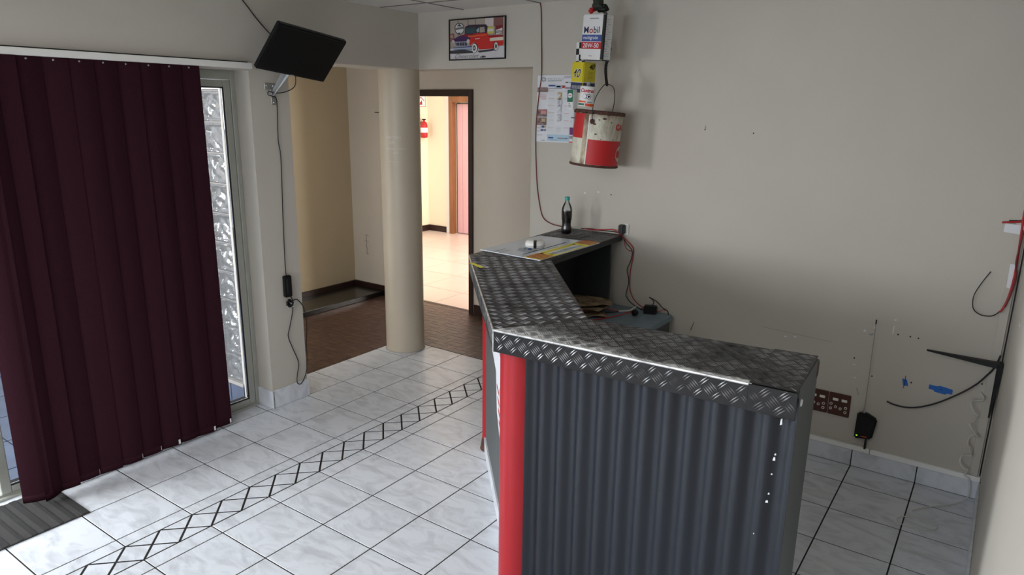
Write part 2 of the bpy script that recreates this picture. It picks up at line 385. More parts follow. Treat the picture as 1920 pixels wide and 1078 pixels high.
i_ = [(FX0, FZ0), (FX1, FZ0), (FX1, FZ1), (FX0, FZ1)]
vs = [(x, YF, z) for x, z in o_+i_]+[(x, YF-.2, z) for x, z in o_+i_]
fs = [(i, (i+1) % 4, 4+(i+1) % 4, 4+i) for i in range(4)]+[(8+i, 12+i, 12+(i+1) % 4, 8+(i+1) % 4) for i in range(4)]+[(4+i, 4+(i+1) % 4, 12+(i+1) % 4, 12+i) for i in range(4)]+[(i, 8+i, 8+(i+1) % 4, (i+1) % 4) for i in range(4)]
wall_front.add(vs, fs).build('wall_front', PAINT, kind='structure')
w1 = struct('window_1', (1.75, YF-.1, FZ0))
for a, b in ((FX0, FX0+.05), (FX1-.05, FX1), (1.72, 1.78)): B(a, b, YF-.13, YF-.07, FZ0, FZ1).build('window_frame', ALU, w1)
for a, b in ((FZ0, FZ0+.05), (FZ1-.05, FZ1)): B(FX0+.05, FX1-.05, YF-.13, YF-.07, a, b).build('window_frame', ALU, w1)
for a, b in ((FX0+.05, 1.72), (1.78, FX1-.05)): B(a, b, YF-.105, YF-.1, FZ0+.05, FZ1-.05).build('window_pane', GLASS, w1)
# alcove walls
B(-2.05, -1.9, 1.40, 3.86, -.1, H+.05).build('wall_alcove_left', CREAM, kind='structure')
B(1.0, 1.15, W+.20, 3.72, -.1, H+.05).build('wall_alcove_right', CREAM, kind='structure')
D0, D1, DT = -1.13, -.355, 1.965          # far door opening
MB().prism([(x, 3.72, z) for x, z in [(-1.9, -.1), (D0, -.1), (D0, DT), (D1, DT), (D1, -.1), (1.15, -.1), (1.15, H+.05), (-1.9, H+.05)]], (0, .14, 0)).build('wall_alcove_back', BEIGE, kind='structure')
B(-2.05, 1.15, 1.40, 3.86, H, H+.05).build('ceiling_alcove', CEIL, kind='structure')
# ceiling with its board grid
ceiling = B(-.30, RX+.15, YF-.2, W+.20, H+.012, H+.05).build('ceiling', CEILGAP, kind='structure')
xs = [0.001]+[.412+.618*k for k in range(6)]+[RX-.001]; ys = [W-.001]+[2.335-.618*k for k in range(11)]
for i in range(len(xs)-1):
    for j in range(len(ys)-1):
        a, b, c, d = xs[i], xs[i+1], max(ys[j+1], YF), ys[j]
        if b-a < .02 or d-c < .02: continue
        g = .006 if True else 0
        dz = random.uniform(0, .003)
        tile_me = MB().box(a+g, b-g, c+g, d-g, H+dz, H+.0125)
        tile_me.build('ceiling_panel', CEIL, ceiling)
BARM = mat('shadow_grey_grid_bar', S(104, 106, 108), .6)  # grey paints in the shadow lines along the ceiling grid
for x in xs[1:-1]: B(x-.006, x+.006, YF, W, H-.003, H+.0125).build('grid_bar', BARM, ceiling)
for y in ys[1:-1]: B(0, RX, y-.006, y+.006, H-.003, H+.0125).build('grid_bar', BARM, ceiling)
# baseboards
bb = struct('baseboard_back', (2.3, W, 0))
for a, b in ((.985, 1.263), (1.263, 1.573), (1.573, 1.883), (1.883, 2.193), (2.193, 2.503), (2.503, 2.813), (2.813, 3.123), (3.123, 3.433), (3.433, 3.709)):
    B(a+.0025, b-.0025, W-.011, W-.0005, .003, .094).build('skirting_tile', TILE, bb, bevel=.0012, seg=1)
B(.985, 3.709, W-.007, W-.0003, -.001, .096).build('grout_line', GROUT, bb)
for a, b in ((.99, 2.1), (2.1, 3.206), (3.208, 3.705)): B(a, b, W-.016, W-.0004, .096, .122).build('trunking_strip', mat('bright_white_strip', S(246, 246, 244), .5), bb, bevel=.002, seg=1)
br = struct('baseboard_right', (RX, 0, 0))
for j in range(-13, 9):
    B(RX-.010, RX-.0005, max(j*T, YF)+.0025, min((j+1)*T, W-.012)-.0025, .003, .096).build('skirting_tile', TILE, br, bevel=.0012, seg=1)
bl = struct('baseboard_left', (0, 1.4, 0))
B(-.135, .012, 1.276, 1.2875, .001, .118).build('skirting_tile', TILE, bl, bevel=.0015, seg=1)
B(.0005, .012, 1.2895, 1.562, .001, .118).build('skirting_tile', TILE, bl, bevel=.0015, seg=1)
B(.0005, .0125, 1.2855, 1.2895, .001, .116).build('grout_line', GROUT, bl)
ba = struct('baseboard_alcove', (-1, 3.7, 0))
B(-1.9, -1.882, 1.6, 3.72, 0, .095).build('skirting_board', BROWN, ba, bevel=.003, seg=1)
B(-1.882, D0-.07, 3.702, 3.72, 0, .095).build('skirting_board', BROWN, ba, bevel=.003, seg=1)
B(D1+.06, 1.0, 3.702, 3.72, 0, .095).build('skirting_board', BROWN, ba, bevel=.003, seg=1)
# vertical trunking strip in the back right corner
B(3.655, 3.692, W-.012, W-.0004, .123, H).build('trim_1', PAINT, kind='structure', bevel=.002, seg=1)

# ---- far door frame and far room
d2 = struct('door_2', (-.69, 3.79, 0))
B(D1, D1+.045, 3.70, 3.875, -.01, DT+.055).build('door_jamb', BROWN, d2, bevel=.003, seg=1)
B(D0-.045, D0, 3.70, 3.875, -.01, DT+.055).build('door_jamb', BROWN, d2, bevel=.003, seg=1)
B(D0, D1, 3.70, 3.875, DT, DT+.055).build('door_head', BROWN, d2, bevel=.003, seg=1)
B(D0, D1, 3.765, 3.80, -.008, .002).build('threshold', BROWN, d2)
ff = B(-3.8, 2.2, 3.86, 7.7, -.12, -.002).build('floor_far_room', FGROUT, kind='structure')
for i in range(-3, 5):
    for j in range(0, 8):
        x0 = -1.975+(i-1)*.55; y0 = 3.80+j*.55-.1
        a, b, c, d = max(x0, -3.75), min(x0+.55, 2.1), max(y0, 3.80), min(y0+.55, 7.65)
        if b-a > .05 and d-c > .05: tile(a, b, c, d, ff, m=FTILE, g=.003)
B(-3.9, -3.75, 3.86, 7.0, -.1, 2.6).build('wall_far_left', FARPAINT, kind='structure')
FD0, FD1, FDT = -3.24, -2.30, 1.97
MB().prism([(x, 6.95, z) for x, z in [(-3.9, -.1), (FD0, -.1), (FD0, FDT), (FD1, FDT), (FD1, -.1), (2.2, -.1), (2.2, 2.6), (-3.9, 2.6)]], (0, .15, 0)).build('wall_far_back', FARPAINT, kind='structure')
B(2.05, 2.2, 3.86, 7.0, -.1, 2.6).build('wall_far_right', FARPAINT, kind='structure')
B(-3.9, 2.2, 3.86, 7.7, 2.55, 2.6).build('ceiling_far_room', CEIL, kind='structure')
B(-3.9, 2.2, 7.6, 7.7, -.1, 2.6).build('wall_far_passage', FARPAINT, kind='structure')
bf = struct('baseboard_far', (-3.6, 6.9, 0))
B(-3.75, -3.735, 3.87, 6.935, 0, .09).build('skirting_board', BROWN, bf)
B(-3.75, FD0-.15, 6.935, 6.95, 0, .09).build('skirting_board', BROWN, bf)
d3 = struct('door_3', (-2.85, 6.98, 0))
B(FD0-.06, FD0+.005, 6.90, 6.998, 0, FDT+.06).build('door_jamb', OAK, d3, bevel=.004, seg=1)
B(FD0-.14, FD0-.06, 6.925, 6.95, 0, FDT+.13).build('door_casing', WHITE, d3, bevel=.004, seg=1)
B(FD1-.04, FD1+.06, 6.90, 7.14, 0, FDT+.06).build('door_jamb', OAK, d3, bevel=.004, seg=1)
B(FD0+.006, FD1-.04, 6.90, 6.998, FDT-.03, FDT+.06).build('door_head', OAK, d3, bevel=.004, seg=1)
leaf = B(FD0+.006, FD1-.06, 7.012, 7.03, .005, FDT-.04).build('door_leaf', BROWN, d3)
for k in range(8):
    a = FD0+.022+k*.103; B(a+.002, a+.101, 7.000, 7.013, .01, FDT-.05).build('plank', PINK, leaf, bevel=.003, seg=1)

# ---- sliding door (left), porch and glass bricks
d1 = struct('door_1', (-.15, 0, 0))
B(-.185, -.135, 1.258, 1.288, 0, DZ).build('door_frame', ALU, d1, bevel=.003, seg=1)
B(-.185, -.135, DY0, DY0+.03, 0, DZ).build('door_frame', ALU, d1, bevel=.003, seg=1)
B(-.185, -.135, DY0+.03, 1.258, DZ-.05, DZ).build('door_frame', ALU, d1, bevel=.003, seg=1)
B(-.195, -.118, DY0+.03, 1.258, 0, .012).build('sill_track', ALU, d1, bevel=.002, seg=1)
B(-.150, -.142, DY0+.03, 1.258, .012, .022).build('sill_track', ALU, d1)
def sash_(y0, y1, x):
    B(x-.014, x+.014, y1-.042, y1, .022, DZ-.052).build('stile', ALU, d1, bevel=.003, seg=1)
    B(x-.014, x+.014, y0, y0+.045, .022, DZ-.052).build('stile', ALU, d1, bevel=.003, seg=1)
    B(x-.013, x+.013, y0+.045, y1-.042, .022, .055).build('rail', ALU, d1, bevel=.003, seg=1)
    B(x-.013, x+.013, y0+.045, y1-.042, DZ-.092, DZ-.052).build('rail', ALU, d1, bevel=.003, seg=1)
    B(x-.010, x+.012, y1-.047, y1-.042, .055, DZ-.092).build('gasket', RUBBER, d1)
    B(x-.010, x+.012, y0+.045, y1-.047, DZ-.098, DZ-.092).build('gasket', RUBBER, d1)
    B(x-.010, x+.012, y0+.045, y1-.047, .055, .060).build('gasket', RUBBER, d1)
    B(x-.003, x+.003, y0+.046, y1-.048, .061, DZ-.099).build('glass_pane', GLASS, d1)
sash_(-.160, 1.256, -.152)
sash_(DY0+.032, DY0+1.1, -.176)
pav = B(-7, -.30, -7, 1.60, -.30, -.14).build('floor_porch', PAVE, kind='structure')
for j in range(-6, 4):
    for i in range(0, 6):
        tile(-.33-(i+1)*.4, -.33-i*.4, 1.40-(j+4)*.4, 1.40-(j+3)*.4, pav, m=BLUETILE, z=-.13, g=.004, name='paving_tile')
B(-.32, -.195, DY0, 1.30, -.2, -.006).build('trim_2', PAVE, kind='structure')
gw = struct('wall_porch', (-1, 1.45, 0))
B(-.477, -.305, 1.398, 1.49, -.01, H).build('post', SILL, gw)
B(-2.0, -.470, 1.405, 1.495, 1.96, H).build('lintel', SILL, gw)
B(-2.0, -.305, 1.385, 1.495, -.2, -.145).build('footing', PAVE, gw)
B(-2.0, -.305, 1.40, 1.495, -.145, -.012).build('plinth', MORTAR, gw)
B(-2.0, -.470, 1.385, 1.495, -.012, .012).build('ledge', MORTAR, gw, bevel=.004, seg=1)
for k in range(9):
    a = -.31-(k+1)*.155; B(a+.004, a+.151, 1.388, 1.399, -.142, -.014).build('plinth_tile', BLUETILE, gw, bevel=.002, seg=1)
def gblock(seed):
    mb = MB(); n = 12; s = .092; vs = []; fs = []
    for side in (-1, 1):
        o = len(vs)
        for i in range(n+1):
            for j in range(n+1):
                x, z = -s+2*s*i/n, -s+2*s*j/n; e = max(abs(x), abs(z))/s
                d = .030
                if e < .84: d += .012*noise.noise(Vector((x*22+seed*9, z*22+side*3, seed)))*1.6-.006+.006*math.sin((x+z)*70+seed)
                elif e < .93: d = .030
                else: d = .038
                vs.append((x, side*d, z))
        for i in range(n):
            for j in range(n):
                q = (o+i*(n+1)+j, o+(i+1)*(n+1)+j, o+(i+1)*(n+1)+j+1, o+i*(n+1)+j+1); fs.append(q if side < 0 else q[::-1])
    m1 = (n+1)**2; ring = [i*(n+1) for i in range(n+1)]+[n*(n+1)+j for j in range(1, n+1)]+[i*(n+1)+n for i in range(n-1, -1, -1)]+[j for j in range(n-1, 0, -1)]
    for k in range(len(ring)):
        a, b = ring[k], ring[(k+1) % len(ring)]; fs.append((b, a, a+m1, b+m1))
    mb.add(vs, fs, True); return mb.mesh('glass_block', GBLOCK)
GBM = [gblock(s) for s in (1.3, 4.1, 7.7)]
for c in range(5):
    for r in range(10):
        o = link('glass_block', GBM[(c*2+r) % 3], gw, loc=(-.580-.198*c, 1.448, .100+.195*r-.0))
for r in range(11): B(-1.53, -.470, 1.425, 1.475, .195*r-.002, .195*r+.007).build('mortar_joint', MORTAR, gw)
for c in range(6): B(-.485-.198*c, -.477-.198*c, 1.427, 1.473, .012, 1.955).build('mortar_joint', MORTAR, gw)
B(-2.0, -1.535, 1.405, 1.495, .012, 1.96).build('return_wall', SILL, gw)

# ---- round column
col = thing('column', 'round beige painted column at the corner where the two wide openings meet', 'column', (-.16, 2.655, 0))
MB().lathe([(.150, 0), (.150, HL)], (-.16, 2.655, 0), 64).build('shaft', COLPAINT, col)
MB().lathe([(.158, 0), (.156, .006), (.151, .008)], (-.16, 2.655, 0), 48, cap=False).build('base_bead', MORTAR, col)
def coltext(body, size, th0, z, sh=.15):
    me = text_mesh(body, size, shear=sh, bold=-.0004)
    for v in me.vertices:
        a = th0+v.co.x/.150; zz = z+v.co.y; v.co = (-.16+.1507*math.cos(a), 2.655+.1507*math.sin(a), zz)
    me.materials.clear(); me.materials.append(mat('chalk', S(244, 242, 236), .9, alpha=.8)); link('lettering', me, col, label='faint chalk handwriting')
A0 = math.radians(-88)
coltext('SWITCH', .030, A0, 1.640); coltext('OFF', .027, A0+.14, 1.605); coltext('FRONT LIGHT', .024, A0, 1.562); coltext('SIGN', .020, A0+.34, 1.532)
MB().tube([(-.16+.151*math.cos(A0+.08+k*.04), 2.655+.151*math.sin(A0+.08+k*.04), 1.476+.001*(k % 2)) for k in range(11)], .0007, 4).build('chalk_line', MATS['chalk'], col)

# ---- alcove: low polished plinth
pl = B(-1.878, -1.455, 1.62, 3.698, .001, .048).build('plinth', DSTEEL, bevel=.003, seg=1); tag(pl, 'low black polished plinth on the parquet along the alcove wall', 'plinth')
cr = MB()
for k in range(7): cr.tube([(-1.705+random.uniform(-.006, .006), 3.716, .60-.03*k), (-1.700+random.uniform(-.01, .01), 3.7165, .60-.03*(k+1))], .0016, 4)
for z in (.59, .53, .40): cr.tube([(-1.73, 3.7165, z), (-1.67, 3.7165, z-.004)], .001, 4)
tag(cr.build('wall_crack', INK, kind=None), 'thin dark crack in the alcove plaster beside the column', 'crack')
wire('wall_hook', [(-1.44, 3.72, 1.812), (-1.46, 3.69, 1.811), (-1.49, 3.685, 1.812)], .004, BLACK, None, 'small black hook on the alcove wall beside the column', 'hook', k=3)

# ---- far room things
fe = thing('fire_extinguisher', 'red fire extinguisher hanging on the bright far room wall', 'extinguisher', (-3.69, 6.80, 1.42))
MB().lathe([(.0, 0), (.048, .004), (.052, .03), (.052, .19), (.040, .225), (.016, .24), (.016, .26)], (-3.69, 6.80, 1.42), 20).build('cylinder', REDD, fe)
B(-3.705, -3.675, 6.775, 6.825, 1.68, 1.70).build('valve', BLACK, fe); B(-3.749, -3.735, 6.77, 6.83, 1.45, 1.66).build('wall_bracket', STEEL, fe)
MB().lathe([(.0525, .08), (.0525, .15)], (-3.69, 6.80, 1.42), 20, cap=False).build('label_band', PAPER, fe)
fs_ = thing('fire_sign', 'white fire point sign above the red extinguisher', 'sign', (-3.748, 6.80, 1.87))
B(-3.7495, -3.745, 6.70, 6.90, 1.87, 2.03).build('plate', PAPER, fs_)
fr = frame((-3.745, 6.70, 1.87), (0, 1, 0), (0, 0, 1))
for a in ((0, .2, 0, .008), (0, .2, .152, .16), (0, .008, .008, .152), (.192, .2, .008, .152)): rect(fr, a[0], a[1], a[2], a[3], REDD, fs_, 'border')
for a, b in (((.10, .03), (.13, .06)), ((.07, .03), (.10, .05))): patch(fr, [a, (b[0], a[1]), b], REDD, fs_)
patch(fr, [(.08, .04), (.115, .035), (.13, .07), (.105, .115), (.11, .08), (.085, .07)], REDD, fs_, 'flame')
MB().tube([fr@Vector(p) for p in ((.03, .09, .001), (.10, .14, .001), (.17, .09, .001))], .006, 4).build('print', REDD, fs_)

# ================================================================== BLIND
vb = thing('vertical_blind', 'dark maroon vertical blind hanging in front of the sliding glass door', 'blind', (.03, .3, 2.06))
B(.002, .045, DY0-.1, 1.286, 2.062, 2.094).build('head_rail', WHITEPL, vb, bevel=.002, seg=1)
B(.0005, .012, DY0-.1, 1.280, 2.094, 2.101).build('black_rail_strip', BLACK, vb)  # thin black strip along the top of the head rail
def slat(yr, w, ang, z0, x, curve, bow=0):
    """one fabric louvre: right edge at yr, gently curved across, with a hem pocket at the foot"""
    n = 8; vs = []; fs = []; m = 14
    c = Vector((x, yr-w/2)); 
    for j in range(m+1):
        z = z0+(2.0615-z0)*j/m
        for i in range(n+1):
            t = (i/n-.5)*w; d = curve*(1-(2*i/n-1)**2)+bow*math.sin(j/m*PI)*((i/n)-.5)
            yy = c.y+t*math.cos(ang)-d*math.sin(ang); xx = c.x-t*math.sin(ang)*-1+d*math.cos(ang)
            vs.append((xx, yy, z))
    K = (n+1)*(m+1)
    vs2 = [(a-.0005, b, z) for a, b, z in vs]
    for j in range(m):
        for i in range(n):
            a = j*(n+1)+i; q = (a, a+1, a+n+2, a+n+1); fs.append(q); fs.append(tuple(k+K for k in q[::-1]))
    es = []
    for j in range(m):
        for i in (0, n): a = j*(n+1)+i; q = (a, a+n+1, a+n+1+K, a+K); es.append(q)
    for i in range(n): es.append((i, i+1, i+1+K, i+K)); a = m*(n+1)+i; es.append((a, a+1, a+1+K, a+K))
    mb = MB(); mb.add(vs+vs2, fs, True); mb.add(vs+vs2, es); o = mb.build('slat', BLIND, vb)
    # hem pocket
    hv = [(vs[i][0]+.0025, vs[i][1], z0+.0) for i in range(n+1)]+[(vs[i][0]+.0025, vs[i][1], z0+.035) for i in range(n+1)]
    hb = MB(); hb.add(hv+[(a-.005, b, z) for a, b, z in hv], [(i, i+1, i+n+2, i+n+1) for i in range(n)]+[(i+2*n+2, i+3*n+3, i+3*n+4, i+2*n+3) for i in range(n)]+[(i, i+2*n+2, i+2*n+3, i+1) for i in range(n)]+[(i+n+1, i+n+2, i+3*n+4, i+3*n+3) for i in range(n)], True)
    hb.build('hem_pocket', BLIND, o)
    MB().lathe([(0, -.004), (.004, -.003), (.005, 0), (.004, .003), (0, .004)], (c.x+.014, c.y, 2.050), 8, Matrix.Rotation(PI/2, 3, 'Y')).build('hook', STEEL, o)
    return o, vs
spec_ = [(.972, .127, 6, .030), (.866, .127, 10, .022), (.760, .127, 4, .026), (.650, .127, 12, .024), (.545, .127, 5, .024), (.440, .127, 9, .022), (.330, .127, 7, .020), (.222, .127, 3, .024)]
for i, (yr, w, a, z0) in enumerate(spec_):
    o, vs = slat(yr, w, math.radians(a), z0, .026, .006+.004*(i % 3))
    if i != 6: B(vs[8][0]+.001, vs[8][0]+.004, yr-.016, yr-.006, z0+.005, z0+.030).build('chain_clip', WHITEPL, o)
slat(.118, .127, math.radians(14), .020, .030, .010)
slat(.060, .127, math.radians(-32), .022, .056, .012, bow=.01)
slat(-.018, .12, math.radians(24), .030, .060, .010)

# ================================================================== MONITOR
Pm = Vector((.25, 1.479, 2.141)); an, ti, ro = math.radians(-.5), math.radians(-38.5), math.radians(-8)
nrm = Vector((math.cos(an)*math.cos(ti), math.sin(an)*math.cos(ti), math.sin(ti)))
rr = Vector((0, 0, 1)).cross(nrm).normalized(); uu = nrm.cross(rr)
Rr = rr*math.cos(ro)+uu*math.sin(ro); Uu = -rr*math.sin(ro)+uu*math.cos(ro)
M3 = Matrix((Rr, Uu, nrm)).transposed()
tv = thing('monitor', 'black flat monitor tilted on a wall bracket above the blind rail end', 'monitor', Pm)
MB().obox(Pm-nrm*.018, M3, .498, .291, .034).build('housing', BLACK, tv, bevel=.006)
MB().obox(Pm-nrm*.001, M3, .476, .262, .004).build('screen', SCREEN, tv)
MB().obox(Pm-nrm*.05-Uu*.02, M3, .30, .16, .035).build('back_cover', BLACK, tv, bevel=.012)
MB().obox(Pm+nrm*.0005-Uu*.139, M3, .026, .004, .002).build('badge', GREYINK, tv)
brk = thing('monitor_bracket', 'folded steel bracket bolted to the pier and holding the black monitor', 'bracket', (.0, 1.43, 1.95))
B(.0005, .006, 1.385, 1.475, 1.955, 1.99).build('wall_plate', STEEL, brk, bevel=.002, seg=1)
B(.0005, .006, 1.425, 1.455, 1.868, 1.955).build('wall_plate', STEEL, brk, bevel=.002, seg=1)
MB().prism([(.006, 1.432, 1.945), (.010, 1.432, 1.915), (.125, 1.480, 2.045), (.150, 1.480, 2.095), (.09, 1.46, 2.075)], (0, .004, 0)).build('arm', STEEL, brk)
MB().obox(Pm-nrm*.078-Uu*.03, M3, .10, .10, .006).build('mount_plate', STEEL, brk)
MB().tube([(.105, 1.470, 2.06), tuple(Pm-nrm*.076-Uu*.03)], .012, 8).build('swivel', BLACK, brk)
for y, z in ((1.395, 1.977), (1.44, 1.975), (1.44, 1.883)): MB().lathe([(.006, 0), (.006, .004), (.003, .006)], (.006, y, z), 8, Matrix.Rotation(PI/2, 3, 'Y')).build('bolt', CHROME, brk)
pb_ = Pm-nrm*.06-Uu*.10+Rr*.03
wire('monitor_cable', [tuple(pb_), (.13, 1.505, 1.985), (.05, 1.50, 1.945), (.02, 1.44, 1.935), (.014, 1.405, 1.945), (.012, 1.40, 1.925), (.012, 1.43, 1.915), (.010, 1.458, 1.890), (.007, 1.452, 1.674), (.007, 1.462, 1.548), (.007, 1.448, 1.2), (.008, 1.440, .90), (.012, 1.440, .832)], .0028, CABLE, None, 'thin black cable running from the monitor down the pier', 'cable')
wire('ceiling_cable', [(.006, 1.19, H+.01), (.006, 1.235, 2.470), (.006, 1.30, 2.405), (.006, 1.38, 2.320), (.02, 1.47, 2.235), (.10, 1.49, 2.19)], .003, CABLE, None, 'black cable crossing the upper wall from ceiling to monitor', 'cable')
ps = thing('power_adapter', 'black power adapter brick hanging against the pier with its plug', 'adapter', (.02, 1.44, .75))
B(.004, .036, 1.412, 1.462, .705, .842).build('brick', BLACK, ps, bevel=.005)
B(.036, .0368, 1.42, 1.43, .73, .82).build('label_strip', DARKP, ps)
plug = B(.010, .050, 1.418, 1.458, .640, .690).build('plug', BLACK, ps, bevel=.012)
for y, z, r in ((1.428, .675, .004), (1.450, .672, .004), (1.440, .655, .0045)): MB().tube([(.048, y, z), (.066, y-.004, z-.004)], r, 8).build('pin', CHROME, plug)
wire('cord', [(.02, 1.452, .708), (.012, 1.475, .67), (.010, 1.470, .60), (.010, 1.440, .50), (.010, 1.425, .445), (.010, 1.452, .36), (.010, 1.490, .25), (.012, 1.472, .17), (.018, 1.464, .122), (.022, 1.490, .108), (.015, 1.535, .155), (.006, 1.562, .24), (-.01, 1.575, .35), (-.006, 1.585, .48), (.0, 1.565, .60), (.008, 1.51, .67), (.020, 1.458, .668)], .0032, CABLE, ps, 'black mains cord')

# ================================================================== COUNTER
ZT = 1.115
C1 = Vector((2.205, .657)); Rf = Vector((3.219, .706)); Rb = Vector((3.194, 1.056)); I1 = Vector((2.410, .970)); I2 = Vector((1.737, 1.777)); Lo = Vector((1.333, 1.608)); Wo = Vector((1.264, 2.690)); Wi = Vector((1.690, 2.690))
ct = thing('counter', 'reception counter topped with black tread plate, red posts and corrugated front', 'counter', (2.2, 1.5, 0))
def seg(a, b, t): return a+(b-a)*t
sa, sb = seg(C1, Rf, .876), seg(I1, Rb, .84)
def top_plate(poly, z0, z1, name='top_plate', m=PLATE):
    o = MB().prism([(p.x, p.y, z0) for p in poly], (0, 0, z1-z0)).build(name, m, ct, bevel=.0012, seg=1); return o
def inside(p, poly):
    c = False; n = len(poly)
    for i in range(n):
        a, b = poly[i], poly[(i+1) % n]
        if (a.y > p.y) != (b.y > p.y) and p.x < (b.x-a.x)*(p.y-a.y)/(b.y-a.y)+a.x: c = not c
    return c
BAR = [(-.018, 0, 0), (0, -.0021, 0), (.018, 0, 0), (0, .0021, 0), (-.010, 0, .0016), (.010, 0, .0016)]
BARF = [(0, 1, 5, 4), (1, 2, 5), (2, 3, 4, 5), (3, 0, 4)]
def treads(o, e1, e2, nz, poly3, ang, parent):
    """five-bar raised tread over a flat polygon: cells alternate between two directions"""
    P2 = [Vector(((Vector(p)-o).dot(e1), (Vector(p)-o).dot(e2))) for p in poly3]
    x0, x1 = min(p.x for p in P2), max(p.x for p in P2); y0, y1 = min(p.y for p in P2), max(p.y for p in P2); R = max(x1-x0, y1-y0)*1.5; cell = .0385; mb = MB()
    ca, sa_ = math.cos(ang), math.sin(ang); k = int(R/cell)+2; cx, cy = (x0+x1)/2, (y0+y1)/2
    for i in range(-k, k+1):
        for j in range(-k, k+1):
            u, v = i*cell, j*cell; hor = (i+j) % 2
            for b in range(5):
                off = (b-2)*.0074; bu, bv = (u, v+off) if hor else (u+off, v)
                c = Vector((cx+bu*ca-bv*sa_, cy+bu*sa_+bv*ca)); a = ang if hor else ang+PI/2; q = Vector((math.cos(a), math.sin(a)))*.0165
                if not (inside(c+q, P2) and inside(c-q, P2)): continue
                cc, ss = math.cos(a), math.sin(a)
                mb.add([o+e1*(c.x+x*cc-y*ss)+e2*(c.y+x*ss+y*cc)+nz*z for x, y, z in BAR], BARF)
    return mb.build('tread_bars', TREAD, parent, kind='stuff')
def v3(p, z): return Vector((p.x, p.y, z))
UZ = Vector((0, 0, 1))
def worn_glare_plate():
    m = PLATE.copy(); m.name = 'worn_glare_tread_plate'; nt = m.node_tree; N = nt.nodes; L = nt.links; b = N['Principled BSDF']; old = b.inputs['Base Color'].links[0].from_socket
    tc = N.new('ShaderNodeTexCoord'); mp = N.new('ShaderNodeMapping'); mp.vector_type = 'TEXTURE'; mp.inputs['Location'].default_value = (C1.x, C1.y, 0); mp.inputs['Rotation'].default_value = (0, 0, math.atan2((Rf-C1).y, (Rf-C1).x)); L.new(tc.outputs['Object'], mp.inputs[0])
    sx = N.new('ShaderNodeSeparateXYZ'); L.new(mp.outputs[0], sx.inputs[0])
    a = N.new('ShaderNodeMapRange'); a.inputs[1].default_value = .0; a.inputs[2].default_value = .60; a.inputs[3].default_value = .34; a.inputs[4].default_value = .05; L.new(sx.outputs[0], a.inputs[0])   # how far the wear and the painted doorway glare reach in from the edge
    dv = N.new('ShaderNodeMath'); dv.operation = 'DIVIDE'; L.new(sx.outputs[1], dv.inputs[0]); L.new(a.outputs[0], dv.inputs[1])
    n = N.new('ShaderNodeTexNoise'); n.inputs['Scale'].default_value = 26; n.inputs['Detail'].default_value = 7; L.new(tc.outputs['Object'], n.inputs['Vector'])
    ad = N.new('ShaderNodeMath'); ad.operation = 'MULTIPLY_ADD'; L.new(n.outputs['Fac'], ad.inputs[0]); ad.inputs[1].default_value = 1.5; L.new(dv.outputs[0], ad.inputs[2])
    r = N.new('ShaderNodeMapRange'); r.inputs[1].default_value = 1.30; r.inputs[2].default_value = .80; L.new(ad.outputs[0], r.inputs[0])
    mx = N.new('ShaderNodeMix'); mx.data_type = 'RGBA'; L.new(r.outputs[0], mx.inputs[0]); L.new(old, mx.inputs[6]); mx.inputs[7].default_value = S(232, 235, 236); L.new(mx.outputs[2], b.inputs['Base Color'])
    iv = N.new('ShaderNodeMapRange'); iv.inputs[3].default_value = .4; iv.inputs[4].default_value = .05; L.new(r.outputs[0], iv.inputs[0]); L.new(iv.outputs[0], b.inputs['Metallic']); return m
WORN_GLARE = worn_glare_plate()
def plate_top(poly, z1, along, th=.0045, m=PLATE):
    o = top_plate(poly, z1-th, z1, m=m); e1 = Vector((along.x, along.y, 0)).normalized(); e2 = UZ.cross(e1)
    treads(v3(poly[0], z1), e1, e2, UZ, [v3(p, z1) for p in poly], PI/4, o); return o
plate_top([C1, sa, sb, I1], ZT, Rf-C1, m=WORN_GLARE)
plate_top([seg(C1, Rf, .868), Rf, Rb, seg(I1, Rb, .832)], ZT+.0035, Rf-C1, .003)
plate_top([C1, I1, I2, Lo], ZT-.0004, Lo-C1)
plate_top([Lo, I2, Wi, Wo], ZT+.0002, Wo-Lo)
top_plate([C1+Vector((.01, .012)), Rf+Vector((-.006, .012)), Rb+Vector((-.006, -.004)), I1+Vector((.0, -.006)), I2+Vector((-.006, 0)), Wi+Vector((-.004, 0)), Wo+Vector((.012, 0)), Lo+Vector((.012, .004))], ZT-.035, ZT-.0045, 'top_board', DARKP)
def lip(a, b, h=.083, th=.004, z1=ZT, m=PLATE, out=0.):
    d = (b-a).normalized(); n = Vector((d.y, -d.x)) ; a2, b2 = a+n*out, b+n*out
    o = MB().prism([(p.x, p.y, z1-h) for p in (a2, b2, b2-n*th, a2-n*th)], (0, 0, h-.0045)).build('edge_lip', m, ct, bevel=.001, seg=1)
    e1 = v3(d, 0); nz = v3(n, 0); treads(v3(a2, z1-h), e1, UZ, nz, [v3(a2, z1-h+.002), v3(b2, z1-h+.002), v3(b2, z1-.005), v3(a2, z1-.005)], PI/4, o); return o
lip(C1, sa); lip(seg(C1, Rf, .868), Rf, z1=ZT+.0035, out=.0035, h=.0865); lip(Lo, C1); lip(Wo, Lo)
MB().tube([v3(C1, ZT-.0035), v3(seg(C1, Rf, .5), ZT-.0032), v3(seg(C1, Rf, .868), ZT-.0035)], .0048, 8).build('worn_edge', EDGE, ct, label='bright worn front edge of the plate')
MB().tube([v3(Wo, ZT-.0035), v3(Lo, ZT-.0035), v3(C1, ZT-.0035)], .0040, 8).build('worn_edge', EDGE, ct, label='bright worn outer edge of the plate')
MB().tube([v3(C1, ZT-.006), v3(C1, ZT-.083)], .003, 8).build('worn_edge', EDGE, ct)
